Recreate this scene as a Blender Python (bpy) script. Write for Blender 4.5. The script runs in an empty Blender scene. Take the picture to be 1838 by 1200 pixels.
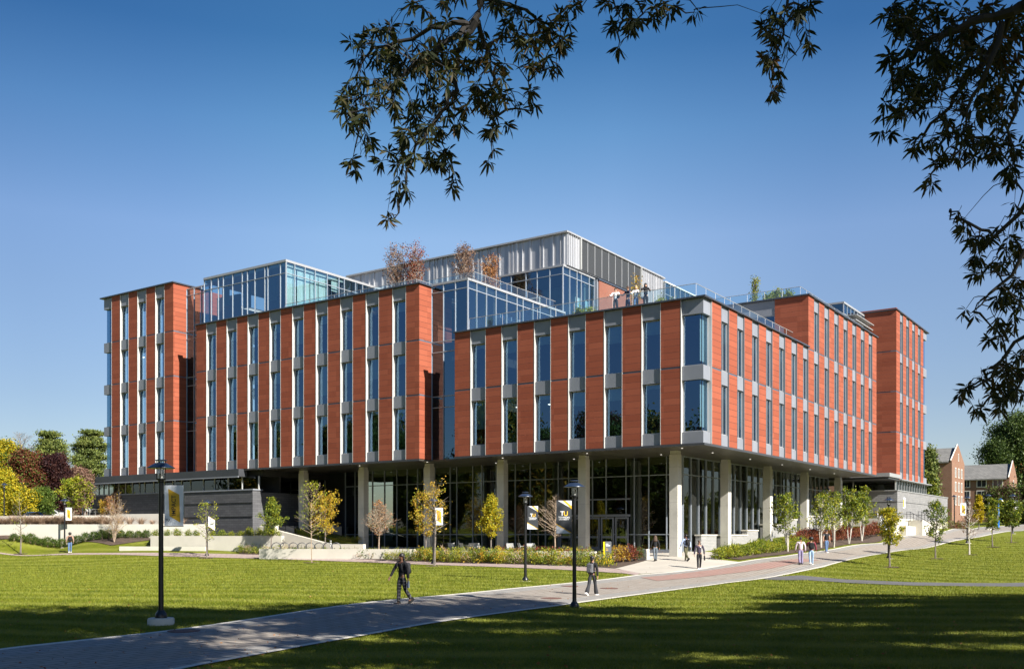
import bpy, bmesh, math, random
import numpy as np
from mathutils import Vector, Matrix
SC = bpy.context.scene
COL = SC.collection
# ---------------- camera ----------------
FPX, HOR, CXP, YAW = 1768.0, 959.0, 919.0, math.radians(34.63)
CAM = (25.156, -57.611, 2.6)
cd = bpy.data.cameras.new('camera'); co = bpy.data.objects.new('camera', cd); COL.objects.link(co)
co.location = CAM; co.rotation_euler = (math.pi/2, 0, YAW)
cd.sensor_width = 36; cd.lens = 36*FPX/1838; cd.shift_y = (HOR-600)/1838
cd.clip_start = .1; cd.clip_end = 8000
SC.camera = co
# ---------------- sky and sun ----------------
SUN_EL, SUN_ROT = math.radians(35.0), math.radians(100.7)
w = bpy.data.worlds.new("World"); SC.world = w; w.use_nodes = True
wn = w.node_tree
sk = wn.nodes.new('ShaderNodeTexSky'); sk.sky_type = 'NISHITA'; sk.sun_disc = False
sk.sun_elevation = SUN_EL; sk.sun_rotation = SUN_ROT
sk.air_density = 1.0; sk.dust_density = 0.4; sk.ozone_density = 2.0
wn.nodes['Background'].inputs[1].default_value = 0.050
hs = wn.nodes.new('ShaderNodeHueSaturation'); hs.inputs['Saturation'].default_value = 1.22
wn.links.new(sk.outputs[0], hs.inputs['Color'])
# clear autumn air: the low sky is pale blue rather than yellow
tc = wn.nodes.new('ShaderNodeTexCoord'); sx = wn.nodes.new('ShaderNodeSeparateXYZ'); wn.links.new(tc.outputs['Generated'], sx.inputs[0])
rp = wn.nodes.new('ShaderNodeValToRGB'); wn.links.new(sx.outputs[2], rp.inputs[0]); cr = rp.color_ramp
cr.elements[0].position = 0; cr.elements[0].color = (.66, .66, .78, 1)
for p_, c_ in ((.056, (.86, .80, .86, 1)), (.131, (1.03, .88, .90, 1)), (.229, (1.36, 1.08, 1.04, 1)), (.286, (1.55, 1.22, 1.17, 1)), (.376, (1.0, 1.06, 1.10, 1)), (.444, (.53, .77, .92, 1))):
    e_ = cr.elements.new(p_); e_.color = c_
cr.elements[-1].position = .8; cr.elements[-1].color = (.36, .60, .80, 1)
mxs = wn.nodes.new('ShaderNodeMix'); mxs.data_type = 'RGBA'; mxs.blend_type = 'MULTIPLY'; mxs.inputs[0].default_value = 1; mxs.clamp_factor = False
wn.links.new(hs.outputs[0], mxs.inputs[6]); wn.links.new(rp.outputs[0], mxs.inputs[7])
# the band of sky towards the far side of the campus is clearer and lighter than its flanks
dp = wn.nodes.new('ShaderNodeVectorMath'); dp.operation = 'DOT_PRODUCT'; wn.links.new(tc.outputs['Generated'], dp.inputs[0]); dp.inputs[1].default_value = (.823, .568, 0)
mr = wn.nodes.new('ShaderNodeMapRange'); mr.inputs[1].default_value = -.6; mr.inputs[2].default_value = .6; wn.links.new(dp.outputs['Value'], mr.inputs[0])
r2 = wn.nodes.new('ShaderNodeValToRGB'); wn.links.new(mr.outputs[0], r2.inputs[0]); c2 = r2.color_ramp
c2.elements[0].position = 0; c2.elements[0].color = (.85, .86, .88, 1)
for p_, c_ in ((.14, (.87, .88, .90, 1)), (.24, (1.0, 1.0, 1.0, 1)), (.36, (1.27, 1.24, 1.14, 1)), (.58, (1.44, 1.34, 1.24, 1)), (.74, (1.14, 1.12, 1.12, 1))):
    e_ = c2.elements.new(p_); e_.color = c_
c2.elements[-1].position = .9; c2.elements[-1].color = (1.14, 1.12, 1.12, 1)
mx2 = wn.nodes.new('ShaderNodeMix'); mx2.data_type = 'RGBA'; mx2.blend_type = 'MULTIPLY'; mx2.inputs[0].default_value = 1; mx2.clamp_factor = False
wn.links.new(mxs.outputs[2], mx2.inputs[6]); wn.links.new(r2.outputs[0], mx2.inputs[7])
wn.links.new(mx2.outputs[2], wn.nodes['Background'].inputs[0])
sl = bpy.data.lights.new('sun', 'SUN'); so = bpy.data.objects.new('sun', sl); COL.objects.link(so)
sl.energy = 5.0; sl.angle = math.radians(.53); sl.color = (1, .955, .88)
SV = Vector((math.cos(SUN_EL)*math.sin(SUN_ROT), math.cos(SUN_EL)*math.cos(SUN_ROT), math.sin(SUN_EL)))
so.rotation_euler = SV.to_track_quat('Z', 'Y').to_euler(); so.location = (60, -60, 60)
SC.view_settings.view_transform = 'Standard'; SC.view_settings.look = 'None'
SC.view_settings.exposure = 1.27; SC.view_settings.gamma = 1; SC.view_settings.use_curve_mapping = False
SC.render.engine = 'CYCLES'
SC.cycles.max_bounces = 8; SC.cycles.transparent_max_bounces = 16
SC.cycles.diffuse_bounces = 3; SC.cycles.glossy_bounces = 3; SC.cycles.transmission_bounces = 4
FW = (-math.sin(YAW), math.cos(YAW)); RT = (math.cos(YAW), math.sin(YAW))
def P(px, d):
    "point at photo column px, d metres in front of the viewpoint"
    t = (px-CXP)/FPX
    return (CAM[0]+d*(FW[0]+t*RT[0]), CAM[1]+d*(FW[1]+t*RT[1]))
def ZH(py, d): return CAM[2]+(HOR-py)*d/FPX
def onv(px, v):
    t = (px-CXP)/FPX; ry = FW[1]+t*RT[1]; rx = FW[0]+t*RT[0]; d = (v-CAM[1])/ry
    return CAM[0]+d*rx
def onu(px, u):
    t = (px-CXP)/FPX; ry = FW[1]+t*RT[1]; rx = FW[0]+t*RT[0]; d = (u-CAM[0])/rx
    return CAM[1]+d*ry
# ---------------- object helpers ----------------
def tag(o, label=None, cat=None, group=None, kind=None):
    if label:
        o['label'] = label
        if len(label.split()) > 16 or len(label.split()) < 4: print('LABEL LEN', len(label.split()), label)
    if cat: o['category'] = cat
    if group: o['group'] = group
    if kind: o['kind'] = kind
    return o
def ordn(i, n, one, many):
    W = ['first','second','third','fourth','fifth','sixth','seventh','eighth','ninth','tenth','eleventh','twelfth']
    if i == 0: return 'leftmost of '+many
    if i == n-1: return 'rightmost of '+many
    return (W[i]+' from the left of ' if i < 12 and i <= n/2 else W[min(11, n-1-i)]+' from the right of ')+many
def empty(name, loc=(0, 0, 0), rz=0, label=None, cat=None, group=None):
    o = bpy.data.objects.new(name, None); COL.objects.link(o)
    o.location = loc; o.rotation_euler = (0, 0, rz); o.empty_display_size = .2
    return tag(o, label, cat, group)
def copy_tree(o, parent=None):
    c = o.copy(); COL.objects.link(c)
    if parent: c.parent = parent
    for ch in list(o.children): copy_tree(ch, c)
    return c
def link_mesh(name, me, mats, parent=None, smooth=False):
    if not isinstance(mats, (list, tuple)): mats = [mats]
    for m in mats: me.materials.append(m)
    if smooth: me.polygons.foreach_set('use_smooth', [True]*len(me.polygons))
    o = bpy.data.objects.new(name, me); COL.objects.link(o)
    if parent: o.parent = parent
    return o
class MB:
    def __init__(s, mp=None): s.v = []; s.f = []; s.m = []; s.mp = mp
    def add(s, vs, fs, m=0):
        b = len(s.v)
        if s.mp: vs = [s.mp(p) for p in vs]
        s.v += [tuple(p) for p in vs]; s.f += [tuple(b+i for i in f) for f in fs]; s.m += [m]*len(fs)
        return s
    def box(s, x0, x1, y0, y1, z0, z1, m=0):
        if s.mp:
            a = s.mp((x0, y0, z0)); b = s.mp((x1, y1, z1)); mp = s.mp; s.mp = None
            s.box(a[0], b[0], a[1], b[1], a[2], b[2], m); s.mp = mp; return s
        x0, x1 = min(x0, x1), max(x0, x1); y0, y1 = min(y0, y1), max(y0, y1); z0, z1 = min(z0, z1), max(z0, z1)
        return s.add([(x0,y0,z0),(x1,y0,z0),(x1,y1,z0),(x0,y1,z0),(x0,y0,z1),(x1,y0,z1),(x1,y1,z1),(x0,y1,z1)],
            [(0,3,2,1),(4,5,6,7),(0,1,5,4),(1,2,6,5),(2,3,7,6),(3,0,4,7)], m)
    def quad(s, a, b, c, d, m=0): return s.add([a, b, c, d], [(0,1,2,3)], m)
    def tube(s, pts, rad, n=6, m=0, caps=True):
        pts = [Vector(p) for p in pts]
        if not isinstance(rad, (list, tuple)): rad = [rad]*len(pts)
        vs = []; fs = []
        for i, p in enumerate(pts):
            t = (pts[min(i+1, len(pts)-1)]-pts[max(i-1, 0)])
            t = t.normalized() if t.length > 1e-9 else Vector((0,0,1))
            a = t.cross(Vector((0,0,1))) if abs(t.z) < .95 else t.cross(Vector((0,1,0)))
            a.normalize(); b = t.cross(a)
            for k in range(n):
                an = 2*math.pi*k/n; vs.append(p+(a*math.cos(an)+b*math.sin(an))*rad[i])
        for i in range(len(pts)-1):
            for k in range(n):
                k2 = (k+1) % n; fs.append((i*n+k, (i+1)*n+k, (i+1)*n+k2, i*n+k2))
        if caps:
            fs.append(tuple(range(n))); fs.append(tuple((len(pts)-1)*n+k for k in reversed(range(n))))
        return s.add(vs, fs, m)
    def lathe(s, cx, cy, prof, n=16, m=0):
        vs = []; fs = []
        for r, z in prof:
            for k in range(n):
                a = 2*math.pi*k/n; vs.append((cx+r*math.cos(a), cy+r*math.sin(a), z))
        for i in range(len(prof)-1):
            for k in range(n):
                k2 = (k+1) % n; fs.append((i*n+k, i*n+k2, (i+1)*n+k2, (i+1)*n+k))
        fs.append(tuple(reversed(range(n)))); fs.append(tuple((len(prof)-1)*n+k for k in range(n)))
        return s.add(vs, fs, m)
    def prism(s, poly, z0, z1, m=0):
        n = len(poly); ar = sum(poly[i][0]*poly[(i+1)%n][1]-poly[(i+1)%n][0]*poly[i][1] for i in range(n))
        if ar < 0: poly = poly[::-1]
        f0 = z0 if callable(z0) else (lambda x, y: z0); f1 = z1 if callable(z1) else (lambda x, y: z1)
        vs = [(p[0], p[1], f0(*p[:2])) for p in poly]+[(p[0], p[1], f1(*p[:2])) for p in poly]
        fs = [tuple(reversed(range(n))), tuple(range(n, 2*n))]+[(i, (i+1)%n, n+(i+1)%n, n+i) for i in range(n)]
        return s.add(vs, fs, m)
    def build(s, name, mats, parent=None, smooth=False, bevel=0):
        me = bpy.data.meshes.new(name); me.from_pydata(s.v, [], s.f); me.update()
        o = link_mesh(name, me, mats, parent, smooth)
        me.polygons.foreach_set('material_index', s.m)
        if smooth and hasattr(me, 'set_sharp_from_angle'): me.set_sharp_from_angle(angle=math.radians(40))
        if bevel:
            b = o.modifiers.new('bevel', 'BEVEL'); b.width = bevel; b.segments = 2; b.limit_method = 'ANGLE'
        return o
# ---------------- materials ----------------
def srgb(r, g, b):
    f = lambda c: c/12.92 if c <= .04045 else ((c+.055)/1.055)**2.4
    return (f(r/255), f(g/255), f(b/255))
class NT:
    "small node-graph writer"
    def __init__(s, name):
        s.m = bpy.data.materials.new(name); s.m.use_nodes = True; s.t = s.m.node_tree
        s.bsdf = s.t.nodes['Principled BSDF']; s.out = s.t.nodes['Material Output']
    def n(s, typ, **kw):
        nd = s.t.nodes.new('ShaderNode'+typ)
        for k, v in kw.items(): setattr(nd, k, v)
        return nd
    def l(s, a, b): s.t.links.new(a, b)
    def math(s, op, a, b=None, c=None):
        nd = s.n('Math', operation=op)
        for i, x in enumerate((a, b, c)):
            if x is None: continue
            if isinstance(x, (int, float)): nd.inputs[i].default_value = x
            else: s.l(x, nd.inputs[i])
        return nd.outputs[0]
    def coord(s, kind='Object'): return s.n('TexCoord').outputs[kind]
    def pos(s): return s.n('NewGeometry').outputs['Position']
    def sep(s, v): nd = s.n('SeparateXYZ'); s.l(v, nd.inputs[0]); return nd.outputs
    def noise(s, scale, detail=4, vec=None, rough=.55):
        nd = s.n('TexNoise'); nd.inputs['Scale'].default_value = scale; nd.inputs['Detail'].default_value = detail
        nd.inputs['Roughness'].default_value = rough
        if vec is not None: s.l(vec, nd.inputs['Vector'])
        return nd.outputs['Fac']
    def mix(s, fac, a, b, blend='MIX'):
        nd = s.n('Mix', data_type='RGBA', blend_type=blend)
        for i, x in ((0, fac), (6, a), (7, b)):
            if isinstance(x, (int, float)): nd.inputs[i].default_value = x
            elif isinstance(x, tuple): nd.inputs[i].default_value = (*x[:3], 1)
            else: s.l(x, nd.inputs[i])
        return nd.outputs[2]
    def ramp(s, fac, stops):
        nd = s.n('ValToRGB'); cr = nd.color_ramp
        while len(cr.elements) < len(stops): cr.elements.new(.5)
        for e, (p, c) in zip(cr.elements, stops):
            e.position = p; e.color = (*c, 1) if len(c) == 3 else c
        s.l(fac, nd.inputs[0]); return nd.outputs[0]
    def maprange(s, v, a, b, c, d):
        nd = s.n('MapRange'); s.l(v, nd.inputs[0])
        for i, x in enumerate((a, b, c, d)): nd.inputs[i+1].default_value = x
        return nd.outputs[0]
    def bump(s, h, strength=.3, dist=.02):
        nd = s.n('Bump'); nd.inputs['Strength'].default_value = strength; nd.inputs['Distance'].default_value = dist
        s.l(h, nd.inputs['Height']); s.l(nd.outputs[0], s.bsdf.inputs['Normal'])
    def setc(s, c):
        if isinstance(c, tuple): s.bsdf.inputs['Base Color'].default_value = (*c[:3], 1)
        else: s.l(c, s.bsdf.inputs['Base Color'])
    def p(s, rough=.6, metal=0, spec=.5):
        s.bsdf.inputs['Roughness'].default_value = rough; s.bsdf.inputs['Metallic'].default_value = metal
        s.bsdf.inputs['Specular IOR Level'].default_value = spec; return s
def dk(c, k): return tuple(x*k for x in c)
def M(name, col, rough=.6, metal=0, var=.12, scale=2.0, bump=0, spec=.5, fine=0):
    n = NT(name); n.p(rough, metal, spec); pos = n.pos()
    f = n.noise(scale, 5, pos)
    c = n.mix(n.maprange(f, .3, .7, 0, 1), dk(col, 1-var), dk(col, 1+var))
    if fine:
        f2 = n.noise(scale*18, 2, pos); c = n.mix(n.maprange(f2, .3, .7, 0, fine), c, dk(col, .5))
    n.setc(c)
    if bump: n.bump(n.noise(scale*10, 4, pos), bump, .02)
    return n.m
def leafmat(name, cols, trans=.35, rough=.55):
    n = NT(name); n.p(rough, 0, .25)
    r = n.n('NewGeometry').outputs['Random Per Island']
    k = len(cols); st = [(i/(k-1) if k > 1 else 0, c) for i, c in enumerate(cols)]
    f2 = n.noise(.9, 2, n.pos())
    fac = n.math('ADD', n.math('MULTIPLY', r, .75), n.maprange(f2, .35, .65, -.15, .4))
    c = n.ramp(fac, st); n.setc(c)
    if trans:
        tr = n.n('BsdfTranslucent'); n.l(c, tr.inputs[0]); mx = n.n('MixShader'); mx.inputs[0].default_value = trans
        n.l(n.bsdf.outputs[0], mx.inputs[1]); n.l(tr.outputs[0], mx.inputs[2]); n.l(mx.outputs[0], n.out.inputs[0])
    return n.m
def glassmat(name, tint, refl, base=.12, grazing=.8, ripple=.004, rcol=(1,1,1)):
    n = NT(name); n.t.nodes.remove(n.bsdf)
    g = n.n('BsdfGlossy'); g.inputs['Roughness'].default_value = .005; g.inputs['Color'].default_value = (*rcol, 1)
    t = n.n('BsdfTransparent'); t.inputs[0].default_value = (*tint, 1)
    fr = n.n('Fresnel'); fr.inputs[0].default_value = 1.5
    fac = n.math('MINIMUM', n.math('ADD', n.math('MULTIPLY', fr.outputs[0], grazing), base), 1.0)
    mx = n.n('MixShader'); n.l(fac, mx.inputs[0]); n.l(t.outputs[0], mx.inputs[1]); n.l(g.outputs[0], mx.inputs[2])
    n.l(mx.outputs[0], n.out.inputs[0])
    if ripple:
        nz = n.noise(.7, 1, n.pos()); b = n.n('Bump'); b.inputs['Strength'].default_value = 1; b.inputs['Distance'].default_value = ripple
        n.l(nz, b.inputs['Height']); n.l(b.outputs[0], g.inputs['Normal'])
    return n.m
m_black = M('black_metal', (.008, .008, .010), .35, 0, .1, 3)
m_white = M('white_metal', (.43, .43, .41), .4, 0, .06, .6)
m_gray = M('gray_metal', (.20, .21, .235), .45, 0, .10, .5)
m_lgray = M('light_gray_metal', (.36, .36, .36), .4, .3, .06, .6)
m_dgray = M('dark_gray_metal', (.045, .047, .052), .45, 0, .1, .6)
m_mull = M('mullion_metal', (.30, .33, .37), .4, .2, .05, 1)
m_coping = M('coping_metal', (.055, .065, .085), .4, .2, .08, 1)
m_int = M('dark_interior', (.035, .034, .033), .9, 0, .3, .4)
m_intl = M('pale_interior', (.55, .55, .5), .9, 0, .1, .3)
m_blind = M('roller_blind', (.62, .66, .60), .8, 0, .05, 1)
m_mulch = M('mulch', (.075, .048, .032), .95, 0, .5, 3, .6, fine=.5)
m_conc = M('pale_concrete', (.56, .525, .445), .8, 0, .07, .7, .15, fine=.05)
def concrete_cast():
    n = NT('cast_concrete'); n.p(.8); pos = n.pos(); x, y, z = n.sep(pos)
    f = n.noise(1.2, 5, pos); c = n.mix(n.maprange(f, .3, .7, 0, 1), (.46, .44, .385), (.56, .535, .47))
    ln = n.math('LESS_THAN', n.math('FRACT', n.math('MULTIPLY', z, .42)), .012)
    c = n.mix(n.math('MULTIPLY', ln, .35), c, (.2, .19, .17)); n.setc(c); n.bump(n.noise(9, 4, pos), .2, .02); return n.m
m_cast = concrete_cast()
def terracotta(name='terracotta_panels'):
    n = NT(name); n.p(.75, 0, .3); pos = n.pos(); x, y, z = n.sep(pos)
    zz = n.math('DIVIDE', z, .418); fr = n.math('FRACT', zz)
    ln = n.math('LESS_THAN', fr, .055)
    cell = n.n('TexWhiteNoise', noise_dimensions='2D'); cv = n.n('CombineXYZ')
    n.l(n.math('FLOOR', zz), cv.inputs[0]); n.l(n.math('FLOOR', n.math('DIVIDE', n.math('ADD', x, y), 1.39)), cv.inputs[1]); n.l(cv.outputs[0], cell.inputs['Vector'])
    c = n.mix(cell.outputs['Value'], (.245, .060, .029), (.325, .088, .045))
    f = n.noise(.5, 4, pos); c = n.mix(n.maprange(f, .35, .65, 0, .25), c, (.22, .052, .027))
    v = n.n('CombineXYZ'); n.l(n.math('MULTIPLY', x, 14), v.inputs[0]); n.l(n.math('MULTIPLY', y, 14), v.inputs[1]); n.l(n.math('MULTIPLY', z, 80), v.inputs[2])
    c = n.mix(n.math('MULTIPLY', n.noise(1, 2, v.outputs[0]), .22), c, (.17, .042, .02))
    c = n.mix(n.math('MULTIPLY', ln, .78), c, (.05, .02, .015)); n.setc(c)
    n.bump(n.math('SUBTRACT', 1, ln), .6, .02); return n.m
m_terra = terracotta()
def brickmat(name, c1, c2, mortar, bw=.2, bh=.067, ms=.012):
    n = NT(name); n.p(.85, 0, .2); pos = n.pos(); x, y, z = n.sep(pos)
    v = n.n('CombineXYZ'); n.l(n.math('ADD', x, y), v.inputs[0]); n.l(z, v.inputs[1])
    b = n.n('TexBrick'); n.l(v.outputs[0], b.inputs['Vector']); b.inputs['Scale'].default_value = 1
    b.inputs['Brick Width'].default_value = bw; b.inputs['Row Height'].default_value = bh; b.inputs['Mortar Size'].default_value = ms
    b.inputs['Color1'].default_value = (*c1, 1); b.inputs['Color2'].default_value = (*c2, 1); b.inputs['Mortar'].default_value = (*mortar, 1)
    f = n.noise(.6, 4, pos); n.setc(n.mix(n.maprange(f, .35, .65, 0, .3), b.outputs[0], dk(c1, .6)))
    n.bump(b.outputs['Fac'], -.4, .01); return n.m
m_brick = brickmat('red_brick', (.27, .075, .042), (.20, .055, .032), (.20, .14, .11))
m_oldbrick = brickmat('brown_brick', (.25, .115, .068), (.18, .08, .048), (.22, .17, .13), .22, .075)
m_stone = brickmat('gray_stone_blocks', (.115, .115, .12), (.085, .085, .09), (.055, .055, .058), .6, .2, .012)
m_stonel = brickmat('light_stone_blocks', (.33, .32, .31), (.27, .27, .265), (.17, .165, .16), .45, .11, .01)
def claddingmat():
    n = NT('ribbed_metal_cladding'); n.p(.4, .45); x, y, z = n.sep(n.pos())
    s = n.math('FLOOR', n.math('DIVIDE', n.math('ADD', x, y), .31)); wn_ = n.n('TexWhiteNoise', noise_dimensions='1D'); n.l(s, wn_.inputs['W'])
    n.setc(n.mix(wn_.outputs['Value'], (.38, .385, .40), (.52, .52, .53))); return n.m
m_clad = claddingmat()
def louvermat():
    n = NT('dark_louvre'); n.p(.5); x, y, z = n.sep(n.pos()); f = n.math('FRACT', n.math('MULTIPLY', z, 9))
    n.setc(n.mix(f, (.025, .027, .03), (.065, .068, .072))); n.bump(f, .8, .03); return n.m
m_louv = louvermat()
g_win = glassmat('window_glass', (.45, .58, .64), .2, .20, .9, .003, (.36, .62, .94))
g_cur = glassmat('curtain_wall_glass', (.58, .72, .76), .2, .20, .9, .0025, (.45, .74, 1))
g_gf = glassmat('lobby_glass', (.34, .38, .36), .2, .08, .7, .0035, (.85, .93, .95))
g_rail = glassmat('railing_glass', (.70, .86, .93), .1, .10, .9, 0)
# ---------------- terrain ----------------
_cp = [  # column, row of the foot of something, distance
 (289,1121,28.1),(1031,1090,34.9),(943,1042,49.8),(1595,1001.6,72.3),(1736,974,93.4),(1818,957,112.3),(1713,950,127.8),
 (778,1012,66.5),(371,997,79.1),(116,990,90.3),(717,1084,33.8),(1256,1020,59.5),(0,1165,22.3),(919,1200,19.2),(1838,1200,18.6),
 (1838,1085,33),(1437,1013,62),(1380,1037,55),(1838,1048,56),(0,1060,42),(500,1040,50),(1838,985,88),
 (50,966,90.8),(150,966,90.4),(230,966,89.2),(0,966,91),(116,984,88),(200,984,86),(20,985,89)]
CP = []
for px, py in ((1582,974),(1490,986),(1664,958)):
    y_ = onu(px, 1.5); _cp.append((px, py, (1.5-CAM[0])*FW[0]+(y_-CAM[1])*FW[1]))
for px, py, d in _cp: x, y = P(px, d); CP.append((x, y, ZH(py, d)))
CP += [(-3.5,3.2,1.15),(-10,3,1.15),(-17,3,1.2),(-24,3,1.2),(-32,3,1.2),(-30,8,1.3),(-10,10,1.25),(-3.5,12,1.5),(-3.5,21,2.1),(-3.5,30.6,2.55),(-2,41,2.8),
 (10,-62,0),(40,-62,0),(25,-70,0),(25,-90,.3),(60,-50,.6),(-20,-60,.2),(-60,-60,.5),(60,0,.9),(70,40,2.0),(90,-20,.9),(40,-30,.35),(30,10,.55),(-100,-60,.8),(-110,-10,1.5),
 (-70,20,3.6),(-90,15,3.8),(-110,30,4.2),(-60,60,3.5),(0,70,3.4),(20,110,4.2),(-10,110,4.2),(60,110,4.0),(40,150,5),(100,60,3.2),(100,-90,1.0),(-60,-100,.8)]
CPa = np.array(CP)
def _tps():
    n = len(CPa); X = CPa[:, :2]; D = np.linalg.norm(X[:, None]-X[None], axis=2); K = np.where(D > 0, D**2*np.log(D+1e-9), 0)+np.eye(n)*6.0
    Pm = np.hstack([np.ones((n, 1)), X]); A = np.zeros((n+3, n+3)); A[:n, :n] = K; A[:n, n:] = Pm; A[n:, :n] = Pm.T
    return np.linalg.solve(A, np.concatenate([CPa[:, 2], np.zeros(3)]))
_W = _tps()
def terr_np(X, Y):
    X = np.asarray(X, float); Y = np.asarray(Y, float); s = X.shape; x = X.ravel(); y = Y.ravel()
    xc = np.clip(x, -150, 150); yc = np.clip(y, -110, 190)
    D = np.sqrt((xc[:, None]-CPa[:, 0])**2+(yc[:, None]-CPa[:, 1])**2)
    z = (np.where(D > 0, D**2*np.log(D+1e-9), 0)@_W[:-3])+_W[-3]+_W[-2]*xc+_W[-1]*yc
    r = np.hypot(x-0, y-10); t = np.clip((r-110)/90, 0, 1); t = t*t*(3-2*t)
    return (z*(1-t)+4.5*t).reshape(s)
def terr(x, y): return float(terr_np([x], [y])[0])
def G(px, py):
    "terrain point seen at photo pixel"
    ds = np.concatenate([np.arange(5, 140, .25), np.arange(140, 400, 4)])
    t = (px-CXP)/FPX; X = CAM[0]+ds*(FW[0]+t*RT[0]); Y = CAM[1]+ds*(FW[1]+t*RT[1])
    h = terr_np(X, Y); r = CAM[2]+(HOR-py)*ds/FPX; k = np.argmax(r <= h)
    if k == 0: k = len(ds)-1
    f = 0
    if k > 0 and r[k-1] > h[k-1]: f = (r[k-1]-h[k-1])/((r[k-1]-h[k-1])-(r[k]-h[k])+1e-9)
    d = ds[k-1]+f*(ds[k]-ds[k-1]); x, y = P(px, d); return (x, y, terr(x, y))
def grassmat(name='lawn_grass'):
    n = NT(name); n.p(.85, 0, .15); pos = n.pos(); x, y, z = n.sep(pos)
    f = n.noise(.22, 4, pos); f2 = n.noise(2.3, 4, pos); f3 = n.noise(26, 3, pos)
    cv = n.n('CombineXYZ'); wob = n.math('MULTIPLY', n.noise(.05, 2, pos), 5)
    s = n.math('SINE', n.math('MULTIPLY', n.math('ADD', n.math('ADD', n.math('MULTIPLY', x, -.42), n.math('MULTIPLY', y, .907)), wob), 2.5))
    c = n.mix(n.maprange(f, .3, .7, 0, 1), (.105, .128, .006), (.155, .172, .010))
    c = n.mix(n.maprange(s, -.2, 1, 0, .65), c, (.235, .245, .040))
    c = n.mix(n.maprange(f2, .5, .78, 0, .55), c, (.24, .205, .045))
    c = n.mix(n.maprange(f3, .42, .68, 0, .55), c, (.048, .065, .004)); n.setc(c)
    n.bump(n.noise(34, 3, pos), .9, .05); return n.m
m_grass = grassmat()
def paver(name, c1, c2, sc=1.0):
    n = NT(name); n.p(.8, 0, .3); pos = n.pos(); x, y, z = n.sep(pos)
    # pavers run with the path: rotate plan coordinates
    a = math.radians(92); u = n.math('ADD', n.math('MULTIPLY', x, math.cos(a)), n.math('MULTIPLY', y, math.sin(a)))
    v = n.math('SUBTRACT', n.math('MULTIPLY', y, math.cos(a)), n.math('MULTIPLY', x, math.sin(a)))
    cv = n.n('CombineXYZ'); n.l(u, cv.inputs[0]); n.l(v, cv.inputs[1])
    b = n.n('TexBrick'); n.l(cv.outputs[0], b.inputs['Vector']); b.inputs['Scale'].default_value = sc
    b.inputs['Brick Width'].default_value = .60; b.inputs['Row Height'].default_value = .30; b.inputs['Mortar Size'].default_value = .022
    b.inputs['Color1'].default_value = (*c1, 1); b.inputs['Color2'].default_value = (*c2, 1); b.inputs['Mortar'].default_value = (*dk(c1, .38), 1)
    f = n.noise(.5, 5, pos); c = n.mix(n.maprange(f, .3, .7, 0, .35), b.outputs[0], dk(c2, .72))
    f = n.noise(5, 3, pos); c = n.mix(n.maprange(f, .35, .7, 0, .25), c, dk(c1, 1.25)); f = n.noise(1.1, 3, pos, .7); c = n.mix(n.maprange(f, .58, .75, 0, .35), c, dk(c1, .55)); n.setc(c); n.bump(b.outputs['Fac'], -.3, .01); return n.m
m_pav = paver('pink_gray_pavers', (.265, .228, .188), (.315, .278, .238))
m_red = paver('red_pavers', (.31, .185, .15), (.30, .20, .17))
m_edge = paver('gray_border_pavers', (.25, .235, .215), (.30, .285, .26), 1)
m_side = M('pale_plaza_concrete', (.42, .38, .32), .85, 0, .10, .5, .1, fine=.08)
m_asph = M('asphalt', (.10, .098, .097), .9, 0, .2, 1, .3, fine=.4)
def ground():
    ax = np.concatenate([[-4000,-2000,-1000,-500,-300,-200,-150,-130], np.arange(-120, 101, 1.0), [110,130,160,200,300,500,1000,2000,4000]])
    ay = np.concatenate([[-4000,-2000,-1000,-500,-300,-200,-140,-110], np.arange(-90, 151, 1.0), [160,180,220,300,500,1000,2000,4000]])
    X, Y = np.meshgrid(ax, ay); Z = terr_np(X, Y); ny, nx = X.shape
    V = np.stack([X, Y, Z], -1).reshape(-1, 3); idx = np.arange(nx*ny).reshape(ny, nx)
    F = np.stack([idx[:-1, :-1], idx[:-1, 1:], idx[1:, 1:], idx[1:, :-1]], -1).reshape(-1, 4)
    me = np_mesh('ground', V, F); o = link_mesh('ground', me, m_grass, smooth=True); tag(o, kind='structure'); return o
def np_mesh(name, V, F):
    me = bpy.data.meshes.new(name); F = np.asarray(F); n, k = F.shape
    me.vertices.add(len(V)); me.vertices.foreach_set('co', np.asarray(V, np.float32).ravel())
    me.loops.add(n*k); me.loops.foreach_set('vertex_index', F.astype(np.int32).ravel())
    me.polygons.add(n); me.polygons.foreach_set('loop_start', np.arange(0, n*k, k, dtype=np.int32))
    try: me.polygons.foreach_set('loop_total', np.full(n, k, np.int32))
    except Exception: pass
    me.update(calc_edges=True); return me
ground()
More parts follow.
